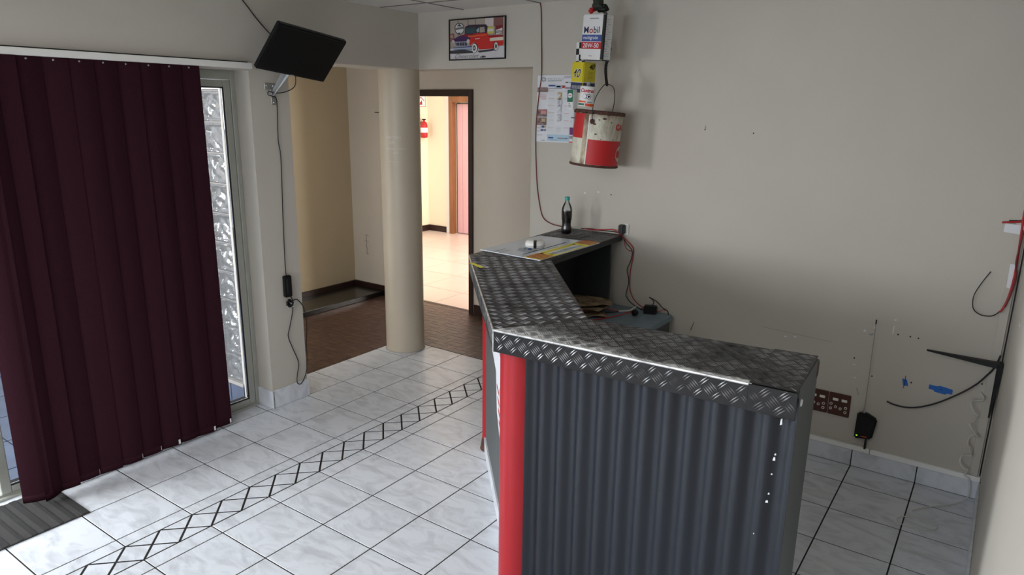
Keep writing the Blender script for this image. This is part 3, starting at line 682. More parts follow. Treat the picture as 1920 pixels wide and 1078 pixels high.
# red posts
for cx, cy, r in ((2.252, .748, .066), (1.437, 1.690, .060)):
    po = MB().lathe([(r, .0), (r, ZT-.035)], (cx, cy, 0), 40).build('post', RED, ct)
    MB().lathe([(r+.012, .001), (r+.008, .02), (r+.001, .07)], (cx, cy, 0), 32, cap=False).build('post_foot', RUST, po, label='scuffed dark foot')
# corrugated front of the near arm
dA = (Rf-C1).normalized(); nA = Vector((-dA.y, dA.x))
def A(s, t, z): p = C1+dA*s+nA*t; return Vector((p.x, p.y, z))
vs = []; fs = []; NS = 14*10; s0, s1 = .10, 1.012
for i in range(NS+1):
    s = s0+(s1-s0)*i/NS; ph = (s-s0)/.076*2*PI; t = .058-.009*math.cos(ph)
    for z in (.0, .35, .7, ZT-.036): vs.append(A(s, t, z))
K = len(vs); vs += [v+Vector((nA.x, nA.y, 0))*.001 for v in vs]
for i in range(NS):
    for j in range(3): a = i*4+j; fs.append((a, a+4, a+5, a+1)); fs.append((a+K, a+1+K, a+5+K, a+4+K))
cs = MB(); cs.add(vs, fs, True); csheet = cs.build('corrugated_sheet', NAVY, ct)
for s, z, w, h in ((.972, 1.000, .006, .022), (.966, .895, .005, .006), (.964, .880, .007, .012), (.962, .83, .005, .004), (.960, .765, .005, .005), (.957, .738, .008, .008), (.930, .62, .003, .004)):
    q = [A(s-w/2, .045, z-h/2), A(s+w/2, .045, z-h/3), A(s+w/3, .045, z+h/2), A(s-w/3, .045, z+h/3)]
    MB().prism(q, Vector((nA.x, nA.y, 0))*.004).build('paint_chip', PAPER, csheet)
def abox(s0, s1, t0, t1, z0, z1): return MB().prism([A(s0, t0, z0), A(s1, t0, z0), A(s1, t1, z0), A(s0, t1, z0)], (0, 0, z1-z0))
ep = abox(.996, 1.012, .062, .345, 0, ZT-.005).build('end_panel', GREYP, ct, bevel=.002, seg=1)
MB().lathe([(.011, 0), (.011, .003)], A(1.012, .085, 1.055), 10, Matrix.Rotation(PI/2, 3, 'Y')).build('hole_plug', PAPER, ep)
abox(.985, 1.013, .325, .352, ZT-.06, ZT-.012).build('board_end', RUST, ct)
abox(.12, .995, .30, .316, 0.02, ZT-.036).build('back_panel', DARKP, ct)
abox(.12, .995, .075, .30, .55, .566).build('shelf', DARKP, ct)
# diagonal panel between the posts
dB = (Lo-C1).normalized(); nB = Vector((dB.y, -dB.x))     # nB points inwards
nB = nB if nB.dot(I2-C1) > 0 else -nB
def Bp(s, t, z): p = C1+dB*s+nB*t; return Vector((p.x, p.y, z))
LB = (Lo-C1).length
def bbox_(s0, s1, t0, t1, z0, z1): return MB().prism([Bp(s0, t0, z0), Bp(s0, t1, z0), Bp(s1, t1, z0), Bp(s1, t0, z0)], (0, 0, z1-z0))
bp_ = bbox_(.06, LB-.03, .088, .104, .085, ZT-.036).build('side_panel', GREYP, ct, bevel=.001, seg=1)
bbox_(.06, LB-.03, .080, .092, .001, .084).build('kick_tile', TILE, ct)
bbox_(.06, .10, .083, .088, .60, ZT-.04).build('edge_strip', ALU, bp_)
def bpatch(pts, m, name, off=.0868, label=None):
    return MB().prism([Bp(s, off, z) for s, z in pts], Vector((nB.x, nB.y, 0))*.0009).build(name, m, bp_, label=label)
bpatch([(LB-.17, 1.02), (LB-.30, .93), (.52, .80), (.36, .76), (.30, .60), (.36, .55), (.40, .66), (.62, .66), (LB-.32, .74)], PAPER, 'torn_sticker', label='torn white paper sticker')
bpatch([(.72, .70), (.56, .66), (.50, .46), (.44, .34), (.53, .42), (.66, .50)], PAPER, 'torn_sticker', .0864, label='long torn white paper sticker')
for k in range(3): bpatch([(.90-.02*k, .90-.03*k), (.86-.02*k, .89-.03*k), (.86-.02*k, .875-.03*k), (.90-.02*k, .885-.03*k)], REDD, 'sticker_print', .0856)
for k in range(4): bpatch([(.66-.03*k, .64-.045*k), (.58-.025*k, .63-.045*k), (.58-.025*k, .615-.045*k), (.66-.03*k, .625-.045*k)], REDD, 'sticker_print', .0852)
# far arm: outer panel, wall end panel, inner shelf
MB().prism([(1.440, 1.74, 0), (1.455, 1.74, 0), (1.425, 2.690, 0), (1.410, 2.690, 0)], (0, 0, ZT-.036)).build('side_panel', DARKP, ct)
B(1.426, 1.655, 2.600, 2.618, 0, ZT-.036).build('end_panel', mat('slate_panel', S(58, 64, 65), .5), ct, bevel=.001, seg=1)
# worn scratches
for a, b in (((1.60, 1.47), (1.66, 1.475)), ((1.49, 1.62), (1.51, 1.625)), ((1.55, 1.545), (1.575, 1.55))):
    for k in range(3):
        x = a[0]+(b[0]-a[0])*k/3; B(x, x+.009, a[1], a[1]+.003, ZT, ZT+.0008).build('scratch', EDGE, ct)

# ---- on the counter
sg = thing('price_board', 'white board with yellow and red striped edge lying on the far counter arm', 'sign', (1.52, 2.0, ZT))
c4 = [Vector((1.310, 1.735)), Vector((1.716, 1.705)), Vector((1.722, 2.325)), Vector((1.322, 2.300))]
zb = ZT+.0030
MB().prism([(p.x, p.y, zb) for p in c4], (0, 0, .004)).build('board', PAPERW, sg)
fr = Matrix(((0, -1, 0, 1.722), (1, 0, 0, 1.710), (0, 0, 1, zb+.004), (0, 0, 0, 1)))    # x along the far arm (+y), y away from the staff side (-x)
rect(fr, 0, .612, .003, .112, YEL, sg, 'yellow_band', .0006)
rect(fr, .17, .46, .014, .074, PAPERW, sg, 'white_band', .0010)
for a in (0, .50):
    for k in range(5): patch(fr, [(a+.012+.024*k, .004), (a+.026+.024*k, .004), (a+.038+.024*k, .110), (a+.020+.024*k, .110)], REDD, sg, 'stripe', .0011)
for k in range(22):
    x = .150+.0150*k; w = random.uniform(.004, .009); h = random.uniform(.026, .036); y = .028
    patch(fr, [(x, y), (x+w, y), (x+w*.8, y+h), (x+.001, y+h*.9)], INK, sg, 'print', .0013)
rect(fr, .13, .16, .082, .100, INK, sg, 'print', .0013); rect(fr, .46, .49, .082, .100, INK, sg, 'print', .0013)
for k in range(14): rect(fr, .17+.02*k, .18+.02*k, .084, .092, TAN, sg, 'print', .0012)
rect(fr, .06, .50, .150, .158, INK, sg, 'line', .0008, label='long black line')
rect(fr, .25, .36, .124, .129, GREYINK, sg, 'line', .0008); rect(fr, .01, .10, .128, .134, GREYINK, sg, 'line', .0008)
rect(fr, .02, .13, .315, .320, INK, sg, 'line', .0008); rect(fr, .02, .11, .275, .279, INK, sg, 'line', .0008)
rect(fr, .57, .60, .12, .126, BLUEP, sg, 'line', .0008)
pk = thing('smoke_detector', 'white round smoke detector with a black tape strip lying on the white board', 'detector', (1.505, 1.985, zb+.005))
zq = zb+.0052
MB().lathe([(.050, 0), (.055, .004), (.055, .020), (.048, .034), (.0, .036)], (1.500, 1.985, zq), 40).build('body', WHITEPL, pk)
MB().lathe([(.0552, .009), (.0558, .010), (.0552, .011)], (1.500, 1.985, zq), 40, cap=False).build('seam_ring', GREYINK, pk)
q = Vector((2.1, -3.2)).normalized(); t_ = Vector((-q.y, q.x)); cc = Vector((1.507, 1.987))
tp = []
for r, z in ((.0562, 0), (.0564, .020), (.049, .0348), (.010, .0375)): tp.append((r, z))
mb = MB(); vs = []
for r, z in tp:
    for s in (-1, 1): p = Vector((1.500, 1.985))+q*r+t_*s*.008; vs.append((p.x, p.y, zq+z))
mb.add(vs, [(2*i, 2*i+1, 2*i+3, 2*i+2) for i in range(3)]); mb.build('tape_strip', BLACK, pk)
bgm = MB(); n = 12; vs = []
for i in range(n+1):
    for j in range(n+1):
        x, y = i/n*2-1, j/n*2-1; e = max(0, 1-max(abs(x), abs(y)))
        vs.append((1.527+x*.045+.004*noise.noise(Vector((i*.9, j*.7, 1))), 1.860+y*.032+.004*noise.noise(Vector((i*.8, j*.9, 5))), zq+.0006+min(e*2.5, 1)*(.010+.010*noise.noise(Vector((x*3, y*3, 2))))))
bgm.add(vs, [(i*(n+1)+j, (i+1)*(n+1)+j, (i+1)*(n+1)+j+1, i*(n+1)+j+1) for i in range(n) for j in range(n)])
bag = thing('plastic_bag', 'small crumpled clear plastic bag with something blue, beside the smoke detector', 'bag', (1.527, 1.86, zq))
bgm.build('film', BAG, bag); MB().obox((1.545, 1.868, zq+.009), rotz(.4), .020, .014, .010).build('blue_part', BLUEP, bag, bevel=.003)
MB().obox((1.515, 1.860, zq+.006), rotz(1.2), .012, .009, .006).build('metal_part', CHROME, bag, bevel=.002)
ys_ = thing('yellow_label', 'yellow and white label stuck on the tread plate near the outer corner', 'label', (1.565, 1.41, ZT))
frl = frame((1.470, 1.455, ZT+.0022), (.905, -.42, 0), (.42, .905, 0))
rect(frl, 0, .125, -.014, .010, YEL, ys_, 'yellow_strip', .0004); rect(frl, .06, .135, .010, .032, PAPER, ys_, 'white_strip', .0004)
for k in range(5): rect(frl, .066+.011*k, .072+.011*k, .014, .027, INK, ys_, 'print', .0008)
bt = thing('cola_bottle', 'plastic bottle of dark cola with a teal cap at the counter end', 'bottle', (1.392, 2.50, ZT))
bc = (1.392, 2.50, ZT+.0032)
prof = [(.026, 0), (.031, .004), (.0325, .016), (.031, .035), (.027, .055), (.0285, .075), (.0315, .092), (.0325, .112), (.0325, .140), (.030, .158), (.022, .180), (.0135, .194), (.0125, .206)]
MB().lathe(prof, bc, 32).build('bottle_shell', PET, bt)
MB().lathe([(r-.0012, z+.001) for r, z in prof if z <= .142], bc, 32).build('cola', COLA, bt)
MB().lathe([(.0150, .204), (.0155, .206), (.0155, .222), (.013, .226), (0, .2265)], bc, 24).build('cap', TEAL, bt)
for k in range(4): MB().obox((bc[0]+.018+.002*k, bc[1]-.0235, bc[2]+.046+.012*k), rotz(.5), .010, .0015, .003).build('moulded_rib', PET, bt)

# ---- low desk behind the counter and what lies on it
dk = thing('desk', 'low blue grey topped desk tucked behind the counter against the wall', 'desk', (1.8, 2.4, 0))
def rrect(x0, x1, y0, y1, r, n=5):
    out = []
    for cx, cy, a in ((x1-r, y1-r, 0), (x0+r, y1-r, PI/2), (x0+r, y0+r, PI), (x1-r, y0+r, 1.5*PI)):
        out += [(cx+r*math.cos(a+PI/2*k/n), cy+r*math.sin(a+PI/2*k/n)) for k in range(n+1)]
    return out
DZT = .662
MB().prism([(x, y, DZT-.03) for x, y in rrect(1.375, 2.057, 1.90, 2.696, .035)], (0, 0, .03)).build('desk_top', DESK, dk, bevel=.004)
B(1.42, 1.44, 1.95, 2.68, 0, DZT-.03).build('side_panel', DARKP, dk); B(2.015, 2.035, 1.95, 2.68, 0, DZT-.03).build('side_panel', GREYP, dk); B(1.44, 2.015, 2.66, 2.68, .1, DZT-.03).build('back_panel', DARKP, dk)
def sheet(cx, cy, z, w, d, a, seed, m, amp=.02, th=.004):
    n = 8; vs = []; M = rotz(a)
    for i in range(n+1):
        for j in range(n+1):
            e = 1+.10*noise.noise(Vector((i*.7+seed, j*.9, seed)))
            p = M@Vector(((i/n-.5)*w*e, (j/n-.5)*d*e, 0)); vs.append((cx+p.x, cy+p.y, z+amp*(.55+noise.noise(Vector((i/n*1.6+seed, j/n*1.6, seed))))))
    K = len(vs); fs = []
    for i in range(n):
        for j in range(n): q = (i*(n+1)+j, (i+1)*(n+1)+j, (i+1)*(n+1)+j+1, i*(n+1)+j+1); fs += [q, tuple(k+K for k in q[::-1])]
    for i in range(n):
        for a, b in ((i, i+1), (n*(n+1)+i, n*(n+1)+i+1), (i*(n+1), (i+1)*(n+1)), (i*(n+1)+n, (i+1)*(n+1)+n)): fs.append((a, b, b+K, a+K))
    mb = MB(); mb.add(vs+[(x, y, zz+th) for x, y, zz in vs], fs); return mb
tag(sheet(1.610, 2.475, DZT+.050, .24, .22, .5, 2.1, CARD, .02).build('cardboard_sheet', CARD), 'bent grey brown cardboard sheet on top of the scraps on the desk', 'cardboard')
tag(sheet(1.600, 2.430, DZT+.022, .24, .20, .1, 5.3, CARD, .02).build('cardboard_sheet', CARD), 'torn brown cardboard scrap in the middle of the pile on the desk', 'cardboard')
tag(sheet(1.640, 2.380, DZT+.003, .18, .18, .9, 8.3, CARD, .012).build('cardboard_sheet', CARD), 'pale ripped cardboard scrap lowest on the blue grey desk', 'cardboard')
bx = thing('black_junction_box', 'small black plastic box with cables on the desk near the wall', 'box', (1.925, 2.63, DZT))
MB().obox((1.925, 2.635, DZT+.0235), rotz(.30), .078, .050, .045).build('body', BLACK, bx, bevel=.004)
MB().obox((1.925, 2.635, DZT+.0475), rotz(.30), .070, .042, .003).build('lid', BLACK, bx, bevel=.001, seg=1)
MB().tube([(1.895, 2.625, DZT+.02), (1.868, 2.618, DZT+.022)], .006, 8).build('cable_gland', BLACK, bx)
wire('box_twig_wire', [(1.935, 2.64, DZT+.05), (1.940, 2.645, DZT+.072), (1.925, 2.65, DZT+.085), (1.905, 2.655, DZT+.094), (1.95, 2.66, DZT+.075), (1.99, 2.665, DZT+.040), (2.02, 2.67, DZT+.025), (2.035, 2.655, DZT+.006)], .0028, CABLE, None, 'stiff black wire sprouting from the black box on the desk', 'wire')
wire('red_tail_wire', [(1.962, 2.64, DZT+.02), (1.985, 2.65, DZT+.022), (2.00, 2.655, DZT+.034), (2.012, 2.66, DZT+.026)], .002, REDW, None, 'short red wire tail at the right side of the black box', 'wire')
cn = thing('plug_connector', 'dark green round plug with a red lead on the desk', 'connector', (1.862, 2.52, DZT))
MB().lathe([(.0, 0), (.016, .001), (.018, .010), (.018, .024), (.013, .032), (0, .033)], (1.865, 2.515, DZT+.018), 14, Matrix.Rotation(1.2, 3, 'Y')).build('body', BLACK, cn)
MB().lathe([(.010, 0), (.010, .014)], (1.878, 2.525, DZT+.030), 10, Matrix.Rotation(.6, 3, 'Y')).build('green_collar', GREENP, cn)
wire('lead', [(1.862, 2.515, DZT+.028), (1.83, 2.48, DZT+.018), (1.79, 2.42, DZT+.006), (1.76, 2.36, DZT+.005), (1.72, 2.28, DZT+.005)], .0035, REDW, cn, 'red lead')
wire('black_red_lead', [(1.56, 2.30, DZT+.030), (1.63, 2.36, DZT+.012), (1.70, 2.45, DZT+.006), (1.765, 2.53, DZT+.008)], .003, CABLE, None, 'black lead leaving the cardboard pile on the desk', 'wire')
wire('red_lead', [(1.60, 2.33, DZT+.022), (1.655, 2.43, DZT+.030), (1.70, 2.47, DZT+.028), (1.765, 2.535, DZT+.010)], .0028, REDW, None, 'red lead arching from the cardboard to the white splice', 'wire')
wire('white_splice', [(1.762, 2.53, DZT+.008), (1.80, 2.575, DZT+.008), (1.815, 2.60, DZT+.012), (1.828, 2.64, DZT+.026)], .005, WHW, None, 'white plastic cable splice between the leads on the desk', 'splice')

# ---- wires above the desk, wall adapter
ad = thing('wall_charger', 'small black charger plugged into a clear wall socket at the counter end', 'charger', (1.69, W, 1.12))
B(1.668, 1.706, W-.045, W-.006, 1.122, 1.180).build('body', BLACK, ad, bevel=.006)
B(1.690, 1.722, W-.008, W-.0005, 1.118, 1.184).build('socket_plate', WHITEPL, ad, bevel=.002, seg=1)
wire('hanging_black_wire', [(1.69, W-.03, 1.115), (1.715, W-.02, 1.07), (1.758, W-.015, 1.02), (1.748, W-.012, .95), (1.730, W-.012, .90), (1.745, W-.012, .83), (1.735, W-.014, .76), (1.735, W-.02, .735), (1.765, W-.03, .705), (1.82, W-.06, .690), (1.866, W-.082, DZT+.022)], .0026, CABLE, None, 'black wire dropping from the counter end to the black box', 'wire')
wire('hanging_red_wire', [(1.69, W-.035, 1.112), (1.73, W-.018, 1.075), (1.765, W-.012, 1.035), (1.762, W-.012, .97), (1.752, W-.012, .89), (1.752, W-.012, .82), (1.758, W-.014, .775), (1.785, W-.02, .725), (1.83, W-.04, .700), (1.885, W-.07, .690)], .0028, REDW, None, 'red wire dropping from the counter end to the black box', 'wire')
wire('red_loop_wire', [(1.700, W-.02, 1.09), (1.712, W-.015, 1.04), (1.735, W-.012, 1.022), (1.758, W-.012, 1.020)], .002, REDW, None, 'thin red wire loop just below the counter end', 'wire')
wire('counter_red_wire', [(1.425, W-.03, ZT+.012), (1.48, W-.02, ZT+.010), (1.55, W-.022, ZT+.018), (1.62, W-.02, ZT+.026), (1.66, W-.022, ZT+.012), (1.69, W-.03, ZT-.004)], .0035, REDW, None, 'red wire lying along the wall on the counter', 'wire')
wire('counter_dark_wire', [(1.395, W-.02, ZT+.008), (1.46, W-.014, ZT+.014), (1.54, W-.012, ZT+.010), (1.63, W-.012, ZT+.012), (1.69, W-.018, ZT+.0)], .003, CABLE, None, 'black wire along the wall behind the cola bottle', 'wire')
wire('wall_cable', [(1.030, W-.006, H+.005), (1.042, W-.006, 2.47), (1.050, W-.006, 2.30), (1.057, W-.008, 2.08), (1.042, W-.010, 1.95), (1.026, W-.010, 1.78), (1.023, W-.007, 1.65), (1.027, W-.006, 1.54), (1.040, W-.006, 1.38), (1.062, W-.006, 1.255), (1.095, W-.008, 1.165), (1.17, W-.012, 1.128), (1.28, W-.03, ZT+.008), (1.34, W-.05, ZT+.008)], .0033, mat('dark_red_cable', S(112, 30, 36), .5), None, 'dark red cable hanging from the ceiling across the calendar to the counter', 'cable')

# ================================================================== ON THE BACK WALL
# framed truck picture
pf = thing('framed_picture', 'black framed picture of a red pickup truck above the wide opening', 'picture', (.53, W, 2.18))
PX0, PX1, PZ0, PZ1 = .292, .774, 2.181, 2.449
B(PX0, PX1, W-.006, W-.0005, PZ0, PZ1).build('backing', PAPER, pf)
for a in ((PX0, PX0+.008, PZ0, PZ1), (PX1-.008, PX1, PZ0, PZ1), (PX0+.008, PX1-.008, PZ0, PZ0+.008), (PX0+.008, PX1-.008, PZ1-.008, PZ1)): B(a[0], a[1], W-.014, W-.0005, a[2], a[3]).build('frame_bar', BLACK, pf, bevel=.0015, seg=1)
frp = frame((PX0, W-.006, PZ0), (1, 0, 0), (0, 0, 1))
def q2(x, y):
    u = (x-133)/1080; top = 165-80*u; bot = 990-35*u; return (u*(PX1-PX0), (bot-y)/(bot-top)*(PZ1-PZ0))
_po = [0]
def art(pts, m, off=None):
    _po[0] += 1; return patch(frp, [q2(*p) for p in pts][::-1], m, pf, 'print', off or (.0004+.00012*_po[0]))
def ell(cx, cy, rx, ry, n=20): return [(cx+rx*math.cos(-k*2*PI/n), cy+ry*math.sin(-k*2*PI/n)) for k in range(n)][::-1]
P_ = lambda r, g, b: mat('poster_%d_%d_%d' % (r, g, b), S(r, g, b), .5)
art([(140, 170), (1205, 92), (1205, 700), (140, 760)], P_(172, 160, 150))
for k, x in enumerate((300, 500, 640, 830, 985)):
    art([(x, 165-.075*(x-133)), (x+14, 164-.075*(x-133)), (x+16, 500), (x+2, 500)], P_(120, 108, 100))
art([(830, 125), (985, 112), (985, 300), (830, 300)], P_(206, 198, 196)); art([(990, 112), (1160, 100), (1160, 290), (990, 300)], P_(128, 84, 80))
art([(140, 750), (1205, 690), (1205, 950), (140, 985)], P_(206, 204, 208))
art([(140, 790), (420, 760), (620, 800), (600, 835), (300, 850), (140, 850)], P_(56, 56, 62))
art([(690, 790), (990, 750), (1000, 790), (720, 830)], P_(60, 58, 64))
art(ell(340, 345, 98, 118), P_(46, 56, 62)); art(ell(340, 345, 84, 102), P_(214, 214, 212)); art([(262, 330), (420, 300), (425, 345), (262, 375)], P_(120, 116, 120)); art([(290, 300), (335, 245), (390, 300)], P_(66, 78, 84)); art([(300, 430), (360, 420), (345, 455)], P_(66, 78, 84))
art([(150, 450), (235, 440), (235, 600), (150, 610)], P_(136, 92, 88)); art(ell(185, 500, 30, 34), P_(176, 140, 130))
art([(845, 310), (995, 305), (995, 445), (845, 450)], P_(198, 190, 92)); art([(860, 350), (985, 345), (985, 400), (860, 405)], P_(214, 214, 206))
art([(1020, 292), (1160, 272), (1160, 450), (1020, 470)], P_(122, 42, 46)); art([(1035, 375), (1150, 330), (1150, 440), (1035, 465)], P_(222, 220, 220))
art([(440, 460), (455, 310), (525, 270), (850, 262), (880, 300), (872, 440)], P_(52, 34, 52))
art([(455, 450), (470, 335), (660, 312), (660, 435)], P_(48, 74, 82)); art([(665, 380), (720, 320), (720, 400), (690, 430)], P_(150, 166, 176))
art([(730, 425), (735, 318), (820, 310), (830, 418)], P_(160, 150, 138))
art([(520, 470), (640, 440), (870, 432), (905, 480), (1172, 478), (1172, 640), (1160, 680), (1085, 690), (1010, 745), (960, 752), (720, 765), (690, 690), (620, 620), (545, 690), (530, 600)], P_(196, 42, 36))
art([(200, 565), (330, 495), (470, 452), (600, 446), (545, 560), (530, 600), (250, 605)], P_(66, 38, 86)); art([(330, 490), (470, 452), (700, 452), (540, 500)], P_(132, 34, 50))
art([(500, 490), (860, 455), (880, 475), (520, 520)], P_(222, 96, 52)); art([(905, 490), (1165, 480), (1165, 500), (905, 512)], P_(132, 30, 34))
art([(925, 535), (1172, 512), (1172, 578), (925, 598)], P_(216, 206, 190)); art([(640, 548), (745, 530), (720, 550), (650, 560)], P_(226, 220, 214))
art([(240, 615), (480, 600), (515, 640), (505, 705), (262, 700)], P_(176, 180, 190)); art([(258, 628), (472, 614), (496, 645), (490, 690), (275, 686)], P_(56, 58, 80))
for k in range(4): art([(285+52*k, 625), (295+52*k, 624), (297+52*k, 688), (287+52*k, 688)], P_(150, 154, 166))
art(ell(218, 602, 26, 34), P_(196, 190, 190)); art(ell(516, 598, 30, 42), P_(200, 196, 196))
art([(205, 725), (590, 695), (600, 740), (580, 765), (240, 770)], P_(46, 66, 126)); art([(190, 735), (600, 715), (605, 740), (560, 758), (205, 762)], P_(160, 170, 190))
art(ell(640, 735, 58, 100), P_(40, 38, 42)); art(ell(636, 738, 50, 92), P_(222, 222, 222)); art(ell(632, 735, 28, 55), P_(66, 66, 72)); art(ell(630, 735, 12, 24), P_(196, 196, 200))
art(ell(1036, 705, 44, 92), P_(40, 38, 42)); art(ell(1042, 702, 34, 82), P_(218, 218, 218)); art(ell(1042, 700, 18, 46), P_(70, 68, 74))
art([(745, 912), (785, 905), (785, 890), (815, 888), (815, 900), (855, 898), (848, 918), (815, 920), (815, 932), (785, 934), (785, 922), (742, 928)], P_(60, 52, 62))
x, z = q2(232, 935); text('Chevrolet', .040, frp, P_(74, 72, 78), pf, x, z-.004, .006, shear=.45, width=1.28, bold=-.0006, label='Chevrolet in thin slanted script')
x, z = q2(1040, 445); text('GTX', .019, frp, INK, pf, x, z+.003, .0065, shear=.1, width=1.25, bold=.0006)

# wall calendar
cl = thing('wall_calendar', 'white paper wall calendar with photo boxes hanging behind the cans', 'calendar', (1.17, W, 1.66))
CX0, CX1, CZ0, CZ1 = 1.026, 1.303, 1.658, 2.072
n = 10; vs = []; fs = []
for i in range(n+1):
    for j in range(n+1): vs.append((CX0+(CX1-CX0)*i/n, W-.003-.006*(1-j/n)**3*(.4+.6*math.sin(i/n*3)), CZ0+(CZ1-CZ0)*j/n))
fs = [(i*(n+1)+j, (i+1)*(n+1)+j, (i+1)*(n+1)+j+1, i*(n+1)+j+1) for i in range(n) for j in range(n)]
K = len(vs); mb = MB(); mb.add(vs+[(x, y+.0008, z) for x, y, z in vs], fs+[tuple(k+K for k in f[::-1]) for f in fs], True); mb.build('sheet', PAPER, cl)
frc = frame((CX0, W-.0105, CZ0), (1, 0, 0), (0, 0, 1))
cw, ch = CX1-CX0, CZ1-CZ0
def cq(x, y): return ((x-48)/500*cw, (1005-y)/950*ch)   # pixel of the enlarged calendar -> sheet
def crect(x0, y0, x1, y1, m, off=.0): a, b = cq(x0, y1), cq(x1, y0); return rect(frc, a[0], b[0], a[1], b[1], m, cl, 'print', .0005+off)
x, z = cq(190, 125); text('MOTAZ', .021, frc, GREYINK, cl, x, z, width=1.7, bold=-.0004)
for k in range(8):
    a = k*PI/4; x, z = cq(140+22*math.cos(a), 112+26*math.sin(a)); rect(frc, x-.003, x+.003, z-.003, z+.003, INK if k % 2 else GREYINK, cl)
crect(195, 132, 380, 140, GREYINK); crect(415, 70, 525, 100, mat('pale_grey_print', S(190, 192, 198), .6)); crect(432, 152, 470, 165, INK); crect(482, 152, 520, 165, GREYINK)
crect(208, 190, 300, 212, BLUEP); crect(300, 195, 380, 232, PALEB); crect(315, 205, 370, 225, BLUEP); crect(208, 238, 385, 243, INK); crect(392, 200, 424, 236, REDD); crect(430, 228, 514, 242, PURP)
for (x0, y0, x1, y1) in ((58, 225, 194, 290), (58, 555, 190, 640), (60, 655, 185, 760)): crect(x0, y0, x1, y1, PHOTO)
crect(110, 555, 185, 600, mat('pink_print', S(206, 150, 150), .6), .0004); crect(125, 668, 175, 715, TAN, .0004); crect(60, 540, 190, 552, REDD); crect(58, 290, 100, 292, INK)
for k in range(6): crect(70+8*k, 320+14*k, 180, 324+14*k, mat('pink_print', S(206, 150, 150), .6))
for k in range(8):
    crect(112+18*(k % 4), 770+48*(k//4), 126+18*(k % 4), 800+48*(k//4), BLUEP if k % 3 else TAN)
for k in range(2): crect(66, 800+45*k, 104, 808+45*k, GREYINK)
crect(62, 902, 135, 908, GREYINK); crect(118, 976, 175, 986, GREYINK)
for k in range(6):
    y = 272+103*k; crect(210, y, 290, y+5, TAN); crect(425, y+4, 490, y+9, mat('pink_print', S(206, 150, 150), .6))
    for r in range(4): crect(212, y+18+16*r, 296, y+20+16*r, mat('faint_print', S(206, 208, 216), .6)); crect(428, y+20+16*r, 496, y+22+16*r, MATS['faint_print'])
for ch_, y, m in (('2', 390, TAN), ('0', 480, MATS['faint_print']), ('2', 575, MATS['faint_print']), ('3', 700, MATS['pale_grey_print'])):
    x, z = cq(330, y); text(ch_, .060, frc, m, cl, x, z, off=.001, bold=.002, width=1.15)
for k in range(5): crect(320, 780+18*k, 390, 784+18*k, MATS['pale_grey_print'])
crect(205, 895, 492, 985, PALEB); crect(220, 930, 290, 950, BLUEP, .0004); crect(350, 935, 470, 955, GREYINK, .0004); crect(250, 968, 350, 974, GREYINK, .0004); crect(460, 935, 480, 950, BLUEP, .0005)
crect(520, 640, 570, 655, NAVYP); crect(505, 785, 548, 888, PURP); crect(503, 905, 548, 945, GREYINK); crect(503, 985, 548, 1003, ORNG)
x, z = cq(522, 712); text('C', .014, frc, PURP, cl, x-.004, z)

# ---- hanging stack of oil cans (each can a thing)
def box_frame(c, yaw, w, d, h):
    """frames of the front (-y) and right (+x) faces of a yawed box"""
    M = rotz(yaw)@Matrix.Rotation(math.radians(3.5), 3, 'Y'); f = Vector(c)+M@Vector((-w/2, -d/2, -h/2)); r = Vector(c)+M@Vector((w/2, -d/2, -h/2))
    return M, frame(f, M@Vector((1, 0, 0)), M@Vector((0, 0, 1))), frame(r, M@Vector((0, 1, 0)), M@Vector((0, 0, 1)))
mc = Vector((1.578, 2.455, 2.257)); yaw = math.radians(-10); w, d, h = .158, .078, .240
mob = thing('oil_can', 'white rectangular Mobil oil can hanging highest in the chained stack', 'can', mc-Vector((0, 0, h/2)), 'oil cans on the chain')
mob['label'] = 'white rectangular oil can with blue and red bands hanging highest on the chain'
M, ff_, fr_ = box_frame(mc, yaw, w, d, h)
tin = MB().obox(mc, M, w, d, h).build('tin_body', TINW, mob, bevel=.004)
MB().obox(mc+Vector((0, 0, -h/2-.001)), M, w-.012, d-.012, .004).build('base', DARKP, mob)
MB().obox(mc+M@Vector((w/2-.004, -d/2+.004, 0)), M, .014, .014, h-.004).build('dark_corner_seam', INK, mob)
rect(ff_, .004, w-.012, .098, .134, BLUEP, mob, 'blue_band'); rect(ff_, .004, w-.012, .058, .095, REDD, mob, 'red_band')
t1 = text('M', .050, ff_, NAVYP, mob, .012, .142, bold=.0006); text('o', .050, ff_, REDD, mob, .053, .142, bold=.0008); text('bil', .050, ff_, NAVYP, mob, .082, .142, bold=.0006)
text('multigrade', .025, ff_, PAPER, mob, .012, .110, bold=.0002); text('20W-50', .034, ff_, PAPER, mob, .014, .065, bold=.0003)
text('4 litre', .011, ff_, INK, mob, .060, .018); rect(ff_, .050, .115, .216, .222, GREYINK, mob)
for k in range(16):
    z = .02+.0128*k; x0 = .016+.012*(k % 3 == 1); rect(fr_, x0, x0+random.uniform(.02, .042), z, z+.005, mat('pale_grey_print', S(190, 192, 198), .6) if k % 4 else PALEB, mob)
yc = Vector((1.500, 2.455, 2.042)); yaw = math.radians(-16); w, d, h = .100, .100, .170
yel = thing('oil_can', 'yellow and navy oil can marked 40 hanging under the white rectangular can', 'can', yc-Vector((0, 0, h/2)), 'oil cans on the chain')
M, ff_, fr_ = box_frame(yc, yaw, w, d, h)
MB().obox(yc, M, w, d, h).build('tin_body', mat('yellow_tin', S(208, 192, 40), .4, var=.06, scale=9), yel, bevel=.004)
for f_, wd_ in ((ff_, w), (fr_, d)):
    rect(f_, .003, wd_-.003, .003, .058, NAVYP, yel, 'navy_band'); rect(f_, .003, wd_-.003, .058, .061, PAPER, yel, 'white_line', .0006)
